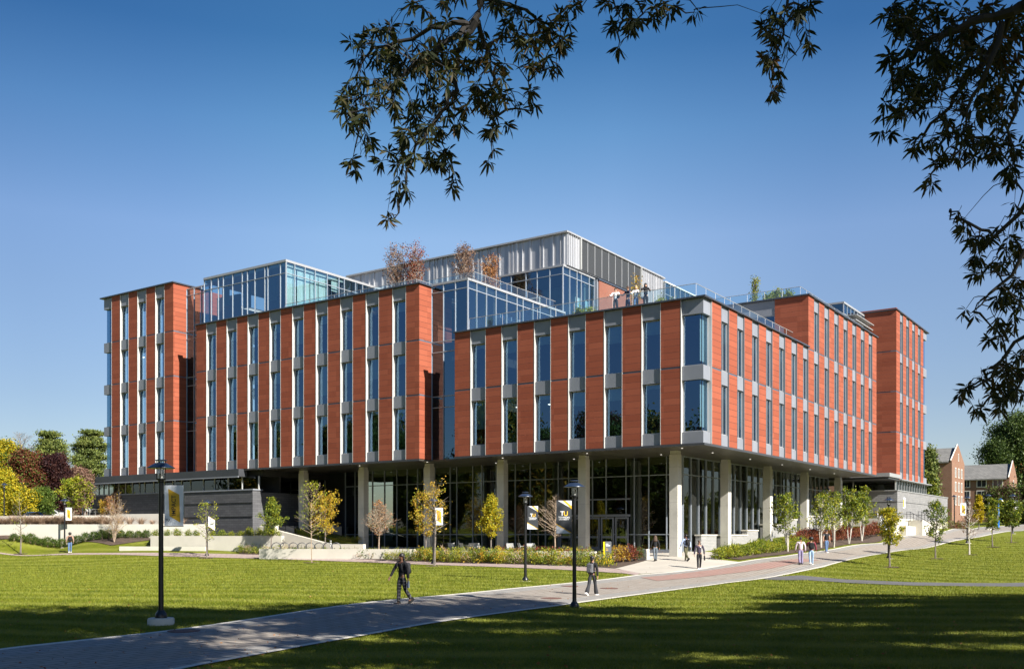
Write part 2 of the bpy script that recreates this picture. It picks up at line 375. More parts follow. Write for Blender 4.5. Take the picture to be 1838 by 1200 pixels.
def sheet(name, poly, off, mat, kind='structure', zf=None, parent=None):
    "flat polygon cut on a 1 m grid and laid on the terrain"
    bm = bmesh.new(); vs = [bm.verts.new((p[0], p[1], 0)) for p in poly]; bm.faces.new(vs)
    xs = [p[0] for p in poly]; ys = [p[1] for p in poly]
    for k in range(math.floor(min(xs))+1, math.ceil(max(xs))):
        bmesh.ops.bisect_plane(bm, geom=bm.verts[:]+bm.edges[:]+bm.faces[:], plane_co=(k, 0, 0), plane_no=(1, 0, 0))
    for k in range(math.floor(min(ys))+1, math.ceil(max(ys))):
        bmesh.ops.bisect_plane(bm, geom=bm.verts[:]+bm.edges[:]+bm.faces[:], plane_co=(0, k, 0), plane_no=(0, 1, 0))
    bm.normal_update()
    for f in bm.faces:
        if f.normal.z < 0: f.normal_flip()
    Z = terr_np([v.co.x for v in bm.verts], [v.co.y for v in bm.verts]) if zf is None else [zf(v.co.x, v.co.y) for v in bm.verts]
    for v, z in zip(bm.verts, Z): v.co.z = z+off
    me = bpy.data.meshes.new(name); bm.to_mesh(me); bm.free()
    o = link_mesh(name, me, mat, parent)
    if kind: tag(o, kind=kind)
    return o
def resample(pts, n):
    a = np.array([p[:2] for p in pts]); L = np.concatenate([[0], np.cumsum(np.linalg.norm(np.diff(a, axis=0), axis=1))])
    t = np.linspace(0, L[-1], n); return np.stack([np.interp(t, L, a[:, 0]), np.interp(t, L, a[:, 1])], -1)
def ribbon(name, A, B, lanes, mats, off, n=90, kind='structure'):
    "strip between two edge lines, split across into lanes of material"
    A = resample(A, n); B = resample(B, n); V = []; F = []; Mi = []
    cuts = [l[0] for l in lanes]+[1.0]; ts = []
    for i in range(len(lanes)):
        k = max(1, int(round((cuts[i+1]-cuts[i])*8)))
        for j in range(k): ts.append((cuts[i]+(cuts[i+1]-cuts[i])*j/k, lanes[i][1]))
    tt = [t for t, _ in ts]+[1.0]
    for t in tt: V.append(A*(1-t)+B*t)
    V = np.stack(V, 1); Z = terr_np(V[..., 0], V[..., 1])+off; W = np.concatenate([V, Z[..., None]], -1).reshape(-1, 3); m = len(tt)
    for i in range(n-1):
        for j in range(m-1): F.append((i*m+j, i*m+j+1, (i+1)*m+j+1, (i+1)*m+j)); Mi.append(ts[j][1])
    me = np_mesh(name, W, F); me.polygons.foreach_set('material_index', Mi)
    if me.polygons[0].normal.z < 0: me.flip_normals()
    o = link_mesh(name, me, mats, smooth=True); return tag(o, kind=kind)
# main walk: upper edge and lower edge in photo pixels
UP = [(-260,1206),(0,1165),(140,1150),(280,1135),(555,1095),(690,1078),(919,1056),(1148,1031),(1256,1021),(1330,1008),(1400,999),(1490,986),(1582,974),(1664,958),(1694,954),(1758,946),(1838,941),(1900,938)]
LO = [(-260,1340),(100,1250),(350,1197),(550,1160),(760,1122),(919,1099),(1035,1083),(1183,1063),(1308,1046),(1380,1037),(1478,1018),(1528,1004),(1568,996),(1618,988),(1730,968),(1778,959.5),(1838,952),(1900,945)]
UPw = [G(*p) for p in UP]; LOw = [G(*p) for p in LO]
ribbon('main_path', UPw, LOw, [(0, 0), (.04, 2), (.22, 1), (.80, 2), (.96, 0)], [m_conc, m_pav, m_edge], .035, 200)
# thin red paving fields on the walk where it meets the plaza
def field(name, pts, off, mat): return sheet(name, [G(*p)[:2] for p in pts], off, mat)
field('red_paving', [(1150,1037),(1262,1025),(1378,1010),(1440,1003),(1470,1006),(1390,1020),(1300,1031),(1180,1043)], .05, m_red)
U2 = [(-200,989),(0,991),(200,992),(370,993),(500,996),(660,1003),(744,1007),(860,1011),(1000,1016),(1110,1021),(1150,1029)]
L2 = [(-200,991.5),(0,993.5),(200,995),(300,998),(500,1003),(660,1009),(760,1013),(920,1018.5),(1040,1024),(1120,1029),(1142,1032)]
ribbon('side_path', [G(*p) for p in U2], [G(*p) for p in L2], [(0, 0)], [m_red if False else paver('pale_pink_pavers', (.33,.25,.22), (.37,.29,.26))], .03, 120)
U3 = [(1370,1038),(1390,1035),(1438,1032.5),(1518,1040),(1640,1045),(1838,1045.5),(1960,1045)]
L3 = [(1375,1040),(1400,1041),(1450,1041),(1530,1046.5),(1640,1051),(1838,1052.5),(1960,1053)]
ribbon('asphalt_path', [G(*p) for p in U3], [G(*p) for p in L3], [(0, 0)], [m_asph], .028, 60)
# plaza in front of and beneath the building
pz = [G(1110,1020.5)[:2], G(1150,1029.5)[:2], G(1256,1021.5)[:2], G(1330,1008.5)[:2], G(1290,1004)[:2], (-1.2, 4.5), (-1.2, 9), (-5.2, 9), (-5.2, 7.6), (-38.5, 7.6), (-38.5, -2.0), (-30, -5), (-14, -6)]
sheet('plaza', pz, .02, m_side)
# ---------------- the academic building ----------------
BLD = empty('academic_building', (0, 0, 0), 0, 'large terracotta and glass academic building on tall concrete columns beside the lawn', 'building')
Z0, ZF = 8.37, [8.37, 13.3, 17.47, 21.65]
WT = [12.37, 16.5, 20.67, 24.95]            # heads of the windows of each storey
TOP = {2: 17.55, 3: 21.72, 4: 26.12}
def FR(c):   # facade facing the lawn: (along, out, up)
    return lambda p: (p[0], c-p[1], p[2])
def RI(c):   # facade facing the walk on the right
    return lambda p: (c+p[1], p[0], p[2])
rng = random.Random(5)
def pier(mp, s0, s1, nst, wall, band, ends=(0, 0), z0=Z0):
    for k in range(nst):
        a = ZF[k] if k else z0; b = (ZF[k+1]-.12) if k < nst-1 else TOP[nst]-.06
        wall.mp = mp; wall.box(s0, s1, 0, -.6, a, b)
        if k < nst-1: wall.box(s0, s1, -.025, -.58, b, ZF[k+1], 1)
def bay(mp, s0, s1, nst, z0=Z0, blinds=True, side=0):
    # metal-lined recess with its windows and spandrels
    t = MB(mp); z1 = TOP[nst]-.06
    t.box(s0, s0+.035, .012, -.50, z0, z1); t.box(s1-.035, s1, .012, -.50, z0, z1)
    b = t.build('window_bay', m_jamb_shaded if side else m_white, BLD); gd = -.22 if side else -.36
    a, c = s0+.036, s1-.036
    for k in range(nst):
        wb = ZF[k] if k else 9.13; wt = WT[k]; top = ZF[k+1] if k < nst-1 else z1
        if k == 0: MB(mp).box(a, c, -.08, -.5, z0, wb-.02).build('spandrel', m_gray, b)
        MB(mp).box(a, c, -.08, -.5, wt+.03, top-.015).box(a, c, -.06, -.12, wt+.0, wt+.03).build('spandrel', m_gray, b)
        wdw = MB(mp); f = .055
        wdw.box(a, a+f, gd+.06, gd-.06, wb, wt); wdw.box(c-f, c, gd+.06, gd-.06, wb, wt)
        wdw.box(a+f, c-f, gd+.06, gd-.06, wb, wb+f); wdw.box(a+f, c-f, gd+.06, gd-.06, wt-f, wt)
        if side: wdw.box(a+(c-a)*.52, a+(c-a)*.52+.05, gd+.05, gd-.05, wb+f, wt-f)
        wdw.box(a, c, -.12, gd+.02, wb-.018, wb-.002)
        wdw.quad((a+f, gd, wb+f), (c-f, gd, wb+f), (c-f, gd, wt-f), (a+f, gd, wt-f), 1)
        r = rng.random(); h = (.45+.4*rng.random()) if r < .55 else (.9+1.5*rng.random() if r < .72 else .25)
        if blinds: wdw.box(a+f+.01, c-f-.01, -.46, -.48, wt-f-h, wt-f, 2)
        if rng.random() < .18: wdw.box(a+.25, c-.25, -1.4, -2.0, wt-.55, wt-.50, 3)
        wdw.build('window', [m_lgray, g_win, m_blind, m_ceil], b)
def emat(name, col, s):
    n = NT(name); n.p(.8); n.setc(col); n.bsdf.inputs['Emission Color'].default_value = (*col, 1); n.bsdf.inputs['Emission Strength'].default_value = s; return n.m
m_ceil = emat('lit_ceiling_lamp', (1, .93, .8), 2.2)
def facade(mp, s0, s1, bays, nst, wall, band, **kw):
    cur = s0
    for a, b in bays:
        if a > cur+.01: pier(mp, cur, a, nst, wall, band)
        bay(mp, a, b, nst, **kw); cur = b
    if cur < s1-.01: pier(mp, cur, s1, nst, wall, band)
def coping(pts_mp, name='coping'): pass
uF = lambda e: (e-1.39, e)
S_front = [uF(-3.0-2.79*k) for k in range(5, -1, -1)]
M_front = [uF(-24.53-2.79*k) for k in range(8, -1, -1)]
L_front = [uF(-54.34-2.79*k) for k in range(2, -1, -1)]
S_right = [(2.70+2.722*k, 2.70+2.722*k+1.31) for k in range(7)]
R_right = [(2.70+2.722*k, 2.70+2.722*k+1.31) for k in range(7, 14)]
T_right = [(50.2+2.73*k, 50.2+2.73*k+1.33) for k in range(4)]
# lower front block: corner bay, front piers, right piers
m_jamb_shaded = M('shaded_jamb_metal', (.15,.165,.18), .45, 0, .06, .6)  # darker copy of the white liner: right facade's jamb shade is in the colour
m_band = M('slate_blue_metal', (.10,.125,.16), .4, .2, .05)
def wallrun(w_, mp, s0, s1, nst, depth=.6, z0=Z0, k0=0):
    for k in range(k0, nst):
        a = ZF[k] if k else z0; b = (ZF[k+1]-.12) if k < nst-1 else TOP[nst]-.06
        w_.mp = mp; w_.box(s0, s1, 0, -depth, a, b)
        if k < nst-1: w_.box(s0, s1, -.025, -depth+.02, b, ZF[k+1], 1)
w_ = MB(); facade(FR(0), -19.78, -1.6, S_front, 2, w_, None); facade(RI(0), 1.22, 20.35, S_right, 2, w_, None, side=1)
wallrun(w_, lambda p: (-19.78-p[1], p[0], p[2]), .601, 6.0, 2); w_.build('wall', [m_terra, m_band], BLD)
w_ = MB(); facade(RI(0), 20.36, 40.9, R_right, 3, w_, None, side=1); wallrun(w_, FR(20.35), -2.75, -.601, 3, k0=1);
w2 = MB(); wallrun(w2, FR(20.35), -19.4, -9.0, 3, k0=1); w2.build('wall', [m_terra, m_band], BLD)
wallrun(w_, lambda p: (p[0], 40.9+p[1], p[2]), -12, -.601, 3); w_.build('wall', [m_terra, m_band], BLD)
w_ = MB(); facade(FR(0), -49.62, -23.2, M_front, 3, w_, None); wallrun(w_, RI(-23.2), .601, 4.0, 3)
wallrun(w_, lambda p: (-49.62-p[1], p[0], p[2]), .601, 4.0, 3); w_.build('wall', [m_terra, m_band], BLD)
w_ = MB(); facade(FR(0), -62.7, -53.0, L_front, 4, w_, None); wallrun(w_, RI(-53.0), .601, 6.0, 4); w_.build('wall', [m_terra, m_band], BLD)
w_ = MB(); facade(RI(0), 48.7, 61.1, T_right, 4, w_, None, side=1); wallrun(w_, FR(48.7), -14, -.601, 4); w_.build('wall', [m_terra, m_band], BLD)
# glazed corner bays
def corner_bay(u, v, wu, wv, nst, z0=Z0, sx=-1, sy=1):
    "corner at (u,v); returns run sx along x and sy along y"
    x0, x1 = sorted((u, u+sx*wu)); y0, y1 = sorted((v, v+sy*wv)); z1 = TOP[nst]-.06
    b = MB().box(x0 if sx < 0 else x1, (x0+.035) if sx < 0 else x1-.035, y0-.012, y0+.5, z0, z1).box(x0+ (0 if sx>0 else wu-.5), x1-(0 if sx<0 else wu-.5), y1-.035, y1, z0, z1).build('window_bay', m_white, BLD)
    for k in range(nst):
        wb = ZF[k] if k else 9.13; wt = WT[k]; top = ZF[k+1] if k < nst-1 else z1
        ins = .1
        X0, X1 = (x0+.04, u-ins) if sx < 0 else (u+ins, x1-.04); Y0, Y1 = y0+ins, y1-.04
        def ring(mb, i, za, zb, m=0):
            if sx < 0: mb.box(X0, X1-i, Y0+i, Y0+i+.3, za, zb, m).box(X1-i-.3, X1-i, Y0+i+.3, Y1, za, zb, m)
            else: mb.box(X0+i, X1, Y0+i, Y0+i+.3, za, zb, m).box(X0+i, X0+i+.3, Y0+i+.3, Y1, za, zb, m)
        if k == 0: s = MB(); ring(s, 0, z0, wb-.02); s.build('spandrel', m_gray, b)
        s = MB(); ring(s, 0, wt+.02, top-.015); s.build('spandrel', m_gray, b)
        g = MB(); i = .2
        if sx < 0:
            gx, gy = X1-i, Y0+i
            g.quad((X0+.06, gy, wb), (gx, gy, wb), (gx, gy, wt), (X0+.06, gy, wt), 1); g.quad((gx, gy, wb), (gx, Y1-.05, wb), (gx, Y1-.05, wt), (gx, gy, wt), 1)
            g.box(X0, X0+.07, gy-.04, gy+.06, wb, wt).box(gx-.06, gx+.04, Y1-.05, Y1, wb, wt).box(gx-.025, gx+.015, gy-.015, gy+.025, wb, wt, 2)
            g.box(X0, gx, gy-.03, gy+.05, wb-.015, wb+.05).box(gx-.04, gx+.04, gy+.05, Y1, wb-.015, wb+.05).box(gx-.2, gx-.18, gy+.15, Y1-.1, wb+.3, wt, 3)
        else:
            gx, gy = X0+i, Y0+i
            g.quad((gx, gy, wb), (X1-.06, gy, wb), (X1-.06, gy, wt), (gx, gy, wt), 1); g.quad((gx, gy, wb), (gx, Y1, wb), (gx, Y1, wt), (gx, gy, wt), 1)
            g.box(X1-.07, X1, gy-.04, gy+.06, wb, wt).box(gx, X1, gy-.03, gy+.05, wb-.015, wb+.05).box(gx+.5, gx+.56, gy+.0, gy+.05, wb, wt)
        g.build('window', [m_lgray, g_win, m_black, m_blind], b)
corner_bay(0, 0, 1.6, 1.22, 2)
corner_bay(-64.25, 0, 1.55, 2.2, 4, sx=1)
corner_bay(0, 63.3, 0.9, 2.2, 4, sy=-1) if False else None
MB().box(-1.2, -.1, 61.1, 63.2, Z0, 9.1).box(-1.2, -.1, 61.1, 63.2, WT[0], ZF[1]-.02).box(-1.2, -.1, 61.1, 63.2, WT[1], ZF[2]-.02).box(-1.2, -.1, 61.1, 63.2, WT[2], ZF[3]-.02).box(-1.2, -.1, 61.1, 63.2, WT[3], 26.0).build('spandrel', m_gray, BLD)
MB().quad((-.3, 61.1, 8.4), (-.3, 63.1, 8.4), (-.3, 63.1, 26), (-.3, 61.1, 26)).build('curtain_wall', g_win, BLD)
# interiors: floor slabs, cores and roofs
c = MB()
for x0, x1, y0, y1, n in ((-19.2, -.65, .65, 20.4, 2), (-19.2, -.65, 20.96, 40.2, 3), (-49.0, -23.8, .65, 24, 3), (-62.6, -53.6, .65, 14, 4), (-13, -.65, 49.4, 60.8, 4)):
    for k in range(n):
        c.box(x0, x1, y0, y1, ZF[k]-.28 if k else ZF[k]+.02, ZF[k]+.05 if k else ZF[k]+.3)
    c.box(x0, x1, y0, y1, TOP[n]-.75, TOP[n]-.45)
    c.box(x0+3.0, x1-3.0, y0+3.0, y1-2.0, ZF[0]+.3, TOP[n]-.75)
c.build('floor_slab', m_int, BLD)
# copings
def coping_box(*bx): return [b for b in bx]
cp = MB()
cp.box(-19.86, .14, -.14, .42, 17.49, 17.60).box(-.28, .14, .42, 20.35, 17.49, 17.60)
cp.box(-49.75, -23.05, -.14, .42, 21.66, 21.77).box(-23.47, -23.05, .42, 1.45, 21.66, 21.77)
cp.box(-64.55, -52.86, -.14, .42, 26.06, 26.18).box(-53.3, -52.86, .42, 4, 26.06, 26.18)
cp.box(-20, .14, 20.21, 20.77, 21.66, 21.77).box(-.28, .14, 20.77, 41.0, 21.66, 21.77).box(-12, .14, 41.0, 41.2, 21.66, 21.77)
cp.box(-14, .14, 48.56, 49.1, 26.06-.25, 26.18-.25).box(-.28, .14, 49.1, 63.6, 26.06-.25, 26.18-.25).box(-14, -.28, 63.2, 63.6, 25.81, 25.93)
cp.build('coping', m_coping, BLD, bevel=.015)
# roof decks
rd = MB()
rd.box(-19.6, -.3, .45, 20.3, 17.2, 17.44).box(-49.3, -23.6, .45, 15.5, 20.9, 21.1).box(-62.6, -53.4, .45, 14, 25.3, 25.5).box(-19.9, -.3, 20.8, 40.8, 20.9, 21.1).box(-12, -.3, 49.2, 63, 25.0, 25.2)
rd.build('roof', M('roof_pavers', (.35,.34,.32), .9), BLD)
m_green = M('sedum_planting', (.10,.13,.035), .95, 0, .5, 3, .6)
# soffit and its edge
def soffmat():
    n = NT('bronze_soffit_panels'); n.p(.38, .5, .5); x, y, z = n.sep(n.pos()); f = n.math('FRACT', n.math('MULTIPLY', n.math('ADD', x, 0), 1.6))
    l_ = n.math('LESS_THAN', f, .04); s = n.math('FLOOR', n.math('MULTIPLY', x, 1.6)); wn_ = n.n('TexWhiteNoise', noise_dimensions='1D'); n.l(s, wn_.inputs['W'])
    c = n.mix(wn_.outputs['Value'], (.085,.076,.062), (.125,.112,.092)); n.setc(n.mix(l_, c, (.02,.02,.02))); return n.m
so_ = MB().box(-49.6, 0, 0, 7.3, 8.26, 8.36).box(-23.1, -19.9, .0, 1.4, 8.27, 8.355)
so_ = MB().box(-49.6, -23.25, .02, 7.6, 8.24, 8.36).box(-23.25, -19.8, 1.3, 7.6, 8.24, 8.36).box(-19.8, -.02, .02, 7.6, 8.24, 8.36).box(-4.95, -.02, 7.6, 40.8, 8.24, 8.36).box(-38, -4.95, 7.6, 16, 8.3, 8.36)
so_.build('soffit', soffmat(), BLD)
ed = MB().box(-19.82, .03, -.03, .02, 8.22, 8.368).box(-.02, .03, .02, 40.95, 8.22, 8.368).box(-41.5, -23.18, -.03, .02, 8.22, 8.368)
ed.build('soffit_trim', m_dgray, BLD)
for i in range(5):
    for j, v in enumerate((1.5, 5.4)):
        u = -2.2-7.15*i-j*3.4
        MB().lathe(u, v, [(.0, 8.235), (.055, 8.232), (.07, 8.225), (.055, 8.22), (0, 8.222)], 12).build('downlight', m_ceil if False else emat('downlight_lens', (1, .95, .85), .7) if (i+j) == 0 else bpy.data.materials['downlight_lens'], BLD)
for i in range(5):
    MB().lathe(-2.0, 6+7*i, [(.0, 8.235), (.055, 8.232), (.07, 8.225), (.055, 8.22), (0, 8.222)], 12).build('downlight', bpy.data.materials['downlight_lens'], BLD)
# columns
def column(u, v, zb):
    MB().box(u-.32, u+.32, v-.30, v+.30, zb, 8.0).box(u-.28, u+.28, v-.26, v+.26, 8.0, 8.25).build('column', m_cast, BLD, bevel=.02)
for i in range(6): column(-3.5-7.13*i, 3.25, .6)
for v in (12.5, 21.4, 30.8, 41.1): column(-3.72, v, .9)
# ground floor curtain wall
def curtain(name, mp, s0, s1, step, zs, z0, z1, glass=g_gf, mw=.06, md=.14, irregular=0, mm=None, doors=None, parent=None, skip=()):
    "glass skin with its mullions: zs are transom heights"
    o = MB(mp).quad((s0, 0, z0), (s1, 0, z0), (s1, 0, z1), (s0, 0, z1)).build(name, glass, BLD)
    m = MB(mp); s = s0; ss = [s0]
    r = random.Random(int(s0*7+z1))
    n = max(1, round(abs(s1-s0)/step))
    pos_ = [s0+(s1-s0)*i/n for i in range(n+1)]
    if irregular: pos_ = [pos_[0]]+[p+(r.choice((-.33, 0, .33))*irregular) for p in pos_[1:-1]]+[pos_[-1]]
    for p in pos_: m.box(p-mw/2, p+mw/2, md*.5, -md*.5, z0, z1)
    for i in range(len(pos_)-1):
        a, b = pos_[i]+mw/2, pos_[i+1]-mw/2
        for z in zs: m.box(a, b, md*.45, -md*.45, z-mw/2, z+mw/2)
    m.build('mullion', mm or m_mull, o)
    return o
curtain('curtain_wall', FR(7.3), -38, -4.9, 1.18, [1.5, 2.62, 6.93], 1.4, 8.24, irregular=.75)
curtain('curtain_wall', RI(-4.9), 7.35, 41.5, 1.36, [6.93, 8.2], 1.4, 8.24, mw=.06, md=.22)
m_lobby = M('dark_timber_lining', (.07,.045,.03), .8, 0, .3, .5)
it = MB().box(-37.9, -5.2, 13.6, 13.8, 1.4, 8.3, 1).box(-37.9, -5.2, 7.4, 13.6, 1.30, 1.44, 2).box(-8.6, -8.4, 13.8, 41, 1.4, 8.3, 1).box(-8.4, -5, 7.4, 41, 1.3, 1.44, 2)
for u in (-10.3, -17.4, -24.6, -31.8): it.box(u-.3, u+.3, 10.2, 10.8, 1.44, 8.3, 3)
for u, h in ((-14, .9), (-21, 2.6), (-28, 1.1)): it.box(u-1.5, u+1.5, 12.2, 12.6, 1.44, 1.44+h, 4)
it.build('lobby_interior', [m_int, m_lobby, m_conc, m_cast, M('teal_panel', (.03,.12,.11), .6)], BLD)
# entrance doors in the glass wall
dr = MB(FR(7.18)); dr.box(-15.2, -9.0, .02, -.1, 3.95, 4.12); dr.box(-15.2, -9.0, .02, -.1, 5.2, 5.3)
vest = dr.build('door_frame', m_gray, BLD)
for i in range(5):
    a = -15.1+1.22*i; d_ = MB(FR(7.16)); f = .11
    d_.box(a, a+f, .03, -.05, 1.46, 3.9).box(a+1.1-f, a+1.1, .03, -.05, 1.46, 3.9).box(a+f, a+1.1-f, .03, -.05, 3.78, 3.9).box(a+f, a+1.1-f, .03, -.05, 1.46, 1.7).box(a+f, a+1.1-f, .03, -.05, 2.35, 2.5)
    d_.quad((a+f, -.01, 1.7), (a+1.1-f, -.01, 1.7), (a+1.1-f, -.01, 3.78), (a+f, -.01, 3.78), 1)
    dd = d_.build('door', [m_gray, g_gf], BLD); MB(FR(7.16)).tube([(a+.95, .09, 2.2), (a+.95, .09, 3.0)], .018, 6).build('handle', m_lgray, dd)
# base and stone infill along the right side
bs = MB().prism([(-4.75, 7.6), (-4.75, 41.5), (-1.6, 41.5), (-1.6, 7.6)], 0, lambda x, y: 1.18+(y-7.6)*.046)
bs.build('sloping_base', m_conc, BLD)
for a, b, h in ((9.2, 12.0, 2.62), (13.2, 18.2, 2.62), (18.2, 20.6, 3.0), (22.3, 27.5, 3.5), (27.5, 30.3, 4.0), (31.8, 40.5, 4.4)):
    MB().box(-4.7, -4.25, a, b, .6, h-.1).box(-4.76, -4.2, a-.05, b+.05, h-.1, h, 1).build('stone_base_wall', [m_stonel, m_conc], BLD)
MB().box(-38, -4.9, 7.15, 7.45, .5, 1.45).build('plinth', m_gray, BLD)
# deep recess left of the lobby
MB().box(-50, -38.1, 9.0, 9.3, 1, 8.3).box(-38.3, -38.0, 7.4, 9.0, 1, 8.3).build('recess_wall', M('charcoal_metal_panel', (.035,.04,.05), .4, .2), BLD)
curtain('curtain_wall', FR(8.95), -48.5, -42.3, 1.5, [6.9], 3.9, 8.2)
MB().box(-50, -38, 7.0, 9, .5, 1.2).build('plinth', m_gray, BLD)
# recessed glass links
curtain('curtain_wall', FR(1.52), -23.2, -19.72, 1.05, [12.35, 13.2, 16.6, 17.4, 21.2], 8.37, 21.75, g_cur, mw=.055)
curtain('curtain_wall', FR(1.50), -53.0, -49.7, 1.05, [12.35, 13.2, 16.6, 17.4, 21.0, 21.7, 25.1], 8.37, 25.7, g_cur, mw=.055)
curtain('curtain_wall', RI(-19.72), 1.52, 15.4, 1.3, [17.6, 21.15], 16.95, 21.75, g_cur, mw=.055, irregular=.6)
MB().box(-23.2, -19.65, 1.44, 1.9, 21.75, 21.92).box(-19.95, -19.62, 1.9, 15.4, 21.75, 21.92).build('cornice', m_lgray, BLD)
MB().box(-53, -49.8, 1.46, 1.8, 25.7, 25.8).build('cornice', m_lgray, BLD)
# interior behind the links
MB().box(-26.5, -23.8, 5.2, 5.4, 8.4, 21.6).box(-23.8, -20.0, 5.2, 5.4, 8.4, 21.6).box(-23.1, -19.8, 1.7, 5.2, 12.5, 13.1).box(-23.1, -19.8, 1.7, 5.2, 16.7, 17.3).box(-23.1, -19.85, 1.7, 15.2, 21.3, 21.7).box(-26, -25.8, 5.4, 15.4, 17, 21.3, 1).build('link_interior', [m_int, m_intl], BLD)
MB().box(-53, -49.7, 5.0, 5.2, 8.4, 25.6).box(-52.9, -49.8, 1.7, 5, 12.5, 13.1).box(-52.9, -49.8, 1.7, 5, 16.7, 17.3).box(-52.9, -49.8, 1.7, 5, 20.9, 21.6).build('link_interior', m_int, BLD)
# rooftop glass pavilion on the left
curtain('curtain_wall', FR(.95), -49.7, -38.85, 1.0, [25.05], 21.7, 26.0, g_cur, mw=.05, irregular=.9)
curtain('curtain_wall', RI(-38.85), .95, 15.5, 1.25, [25.05], 21.1, 26.0, g_cur, mw=.05, irregular=.8)
MB().box(-49.75, -38.78, .85, 15.6, 26.0, 26.2).build('cornice', m_lgray, BLD)
pv = MB().box(-49.6, -39.0, 8.0, 8.2, 21.1, 26, 0).box(-49.6, -39.0, 1.0, 8, 25.7, 25.98, 1)
for i, (a, b, h) in enumerate(((1.1, 2.3, 4.4), (2.45, 3.9, 4.4), (4.0, 4.9, 4.4), (5.0, 6.1, 4.4), (6.6, 7.4, 1.2))): pv.box(-39.1, -39.14, a, b, 25.6-h+.3, 25.6, 2)
for a, b, h in ((-47.6, -46.6, 1.6), (-44.7, -43.7, 2.2), (-41.6, -40.4, 2.0)): pv.box(a, b, 1.25, 1.28, 25.0-h, 25.0, 3)
pv.build('pavilion_interior', [m_int, m_intl, m_blind, M('gray_green_shade', (.09,.13,.13), .8)], BLD)
# upper glass box on the terrace
curtain('curtain_wall', FR(15.5), -26.6, -19.95, 1.3, [25.3, 21.7], 21.1, 25.95, g_cur, mw=.055, irregular=.4)
curtain('curtain_wall', RI(-19.95), 15.5, 20.9, 1.1, [25.3], 16.95, 25.95, g_cur, mw=.055, irregular=.5)
MB().box(-26.7, -19.85, 15.4, 20.95, 25.95, 26.12).build('cornice', m_lgray, BLD)
ub = MB().box(-26.5, -20.2, 19.6, 19.8, 21.1, 25.9, 1).box(-26.5, -20.1, 15.7, 20, 25.4, 25.9, 0).box(-20.12, -20.15, 17.9, 18.9, 20.6, 23.8, 2).box(-20.12, -20.15, 19.6, 20.3, 21, 23.8, 2).box(-23.6, -21.6, 15.7, 15.8, 21.1, 24.1, 1)
ub.build('pavilion_interior', [m_int, M('green_gray_room', (.16,.20,.18), .8), m_blind], BLD)
d_ = MB(FR(15.42)); f = .09
for a in (-24.6, -23.4):
    d_ = MB(FR(15.42)); d_.box(a, a+f, .03, -.04, 21.15, 23.6).box(a+1.1-f, a+1.1, .03, -.04, 21.15, 23.6).box(a+f, a+1.1-f, .03, -.04, 23.5, 23.6).box(a+f, a+1.1-f, .03, -.04, 21.15, 21.35); d_.build('door', m_white, BLD)
# brick wall on the terrace
MB().box(-20.2, -19.5, 21.1, 24.4, 16.95, 25.85).box(-20.2, -19.5, 25.6, 30.0, 16.95, 25.85).box(-20.2, -19.5, 24.4, 25.6, 19.6+1.7, 25.85).build('brick_wall', m_brick, BLD)
MB().box(-20.3, -19.42, 20.95, 30.1, 25.86, 26.0).build('coping', m_coping, BLD)
MB().box(-19.9, -19.8, 24.42, 25.58, 16.96, 21.28).build('door', m_white, BLD)
MB().box(-19.95, -19.6, 20.91, 21.08, 16.95, 25.9).build('downpipe', m_gray, BLD)
# penthouse
ph = MB(); zt = 28.95
ph.box(-46.0, -19.72, 15.9, 34.8, 26.15, zt)          # body
ph.box(-46.0, -26.8, 15.9, 20, 21.1, 26.15); ph.box(-26, -19.72, 30.05, 34.8, 16.95, 26.15)
r = random.Random(3); x = -45.9
while x < -19.75:                                   # standing ribs of uneven spacing
    wd = r.choice((.05, .05, .1, .18)); zb = 26.15 if x > -26.8 else 21.1
    ph.box(x, min(x+wd, -19.72), 15.80, 15.9, zb, zt-.03); x += wd+r.choice((.28, .5, .7, .95))
y = 15.95
while y < 34.7:
    if not 17.9 < y < 29.6:
        ph.box(-19.72, -19.62, y, y+.05, 26.15 if y < 30 else 16.95, zt-.03)
    y += .37
pen = ph.build('penthouse_cladding', m_clad, BLD)
MB().box(-46.1, -19.6, 15.62, 15.9, zt-.02, zt+.12).box(-19.9, -19.55, 15.9, 34.95, zt-.02, zt+.12).build('coping', m_lgray, BLD)
for i in range(9):
    a = 17.95+1.29*i
    MB().box(-19.71, -19.66, a+.05, a+1.25, 26.2, zt-.12).build('louvre_panel', m_louv, BLD); MB().box(-19.705, -19.62, a-.035, a+.035, 26.2, zt-.1).build('flashing', m_lgray, BLD)
MB().box(-19.7, -19.5, 17.9, 18.0, 26.15, zt-.03).box(-19.7, -19.5, 29.55, 29.65, 26.15, zt-.03).build('flashing', m_white, BLD)
yy = onu(1201, -19.6); y2 = onu(1246, -19.6)
curtain('curtain_wall', RI(-19.6), 34.9, y2, 1.15, [27.4, 24.6], 21.1, 28.6, g_cur, mw=.06)
MB().box(-24, -19.8, 34.9, y2, 21.0, 21.2).box(-22.5, -22.3, 35, y2, 21.2, 28.3, 1).box(-24, -19.5, y2, y2+.4, 21.1, 28.75, 1).box(-24, -19.5, 34.85, y2, 28.6, 28.72, 1).build('link_interior', [m_int, m_intl], BLD)
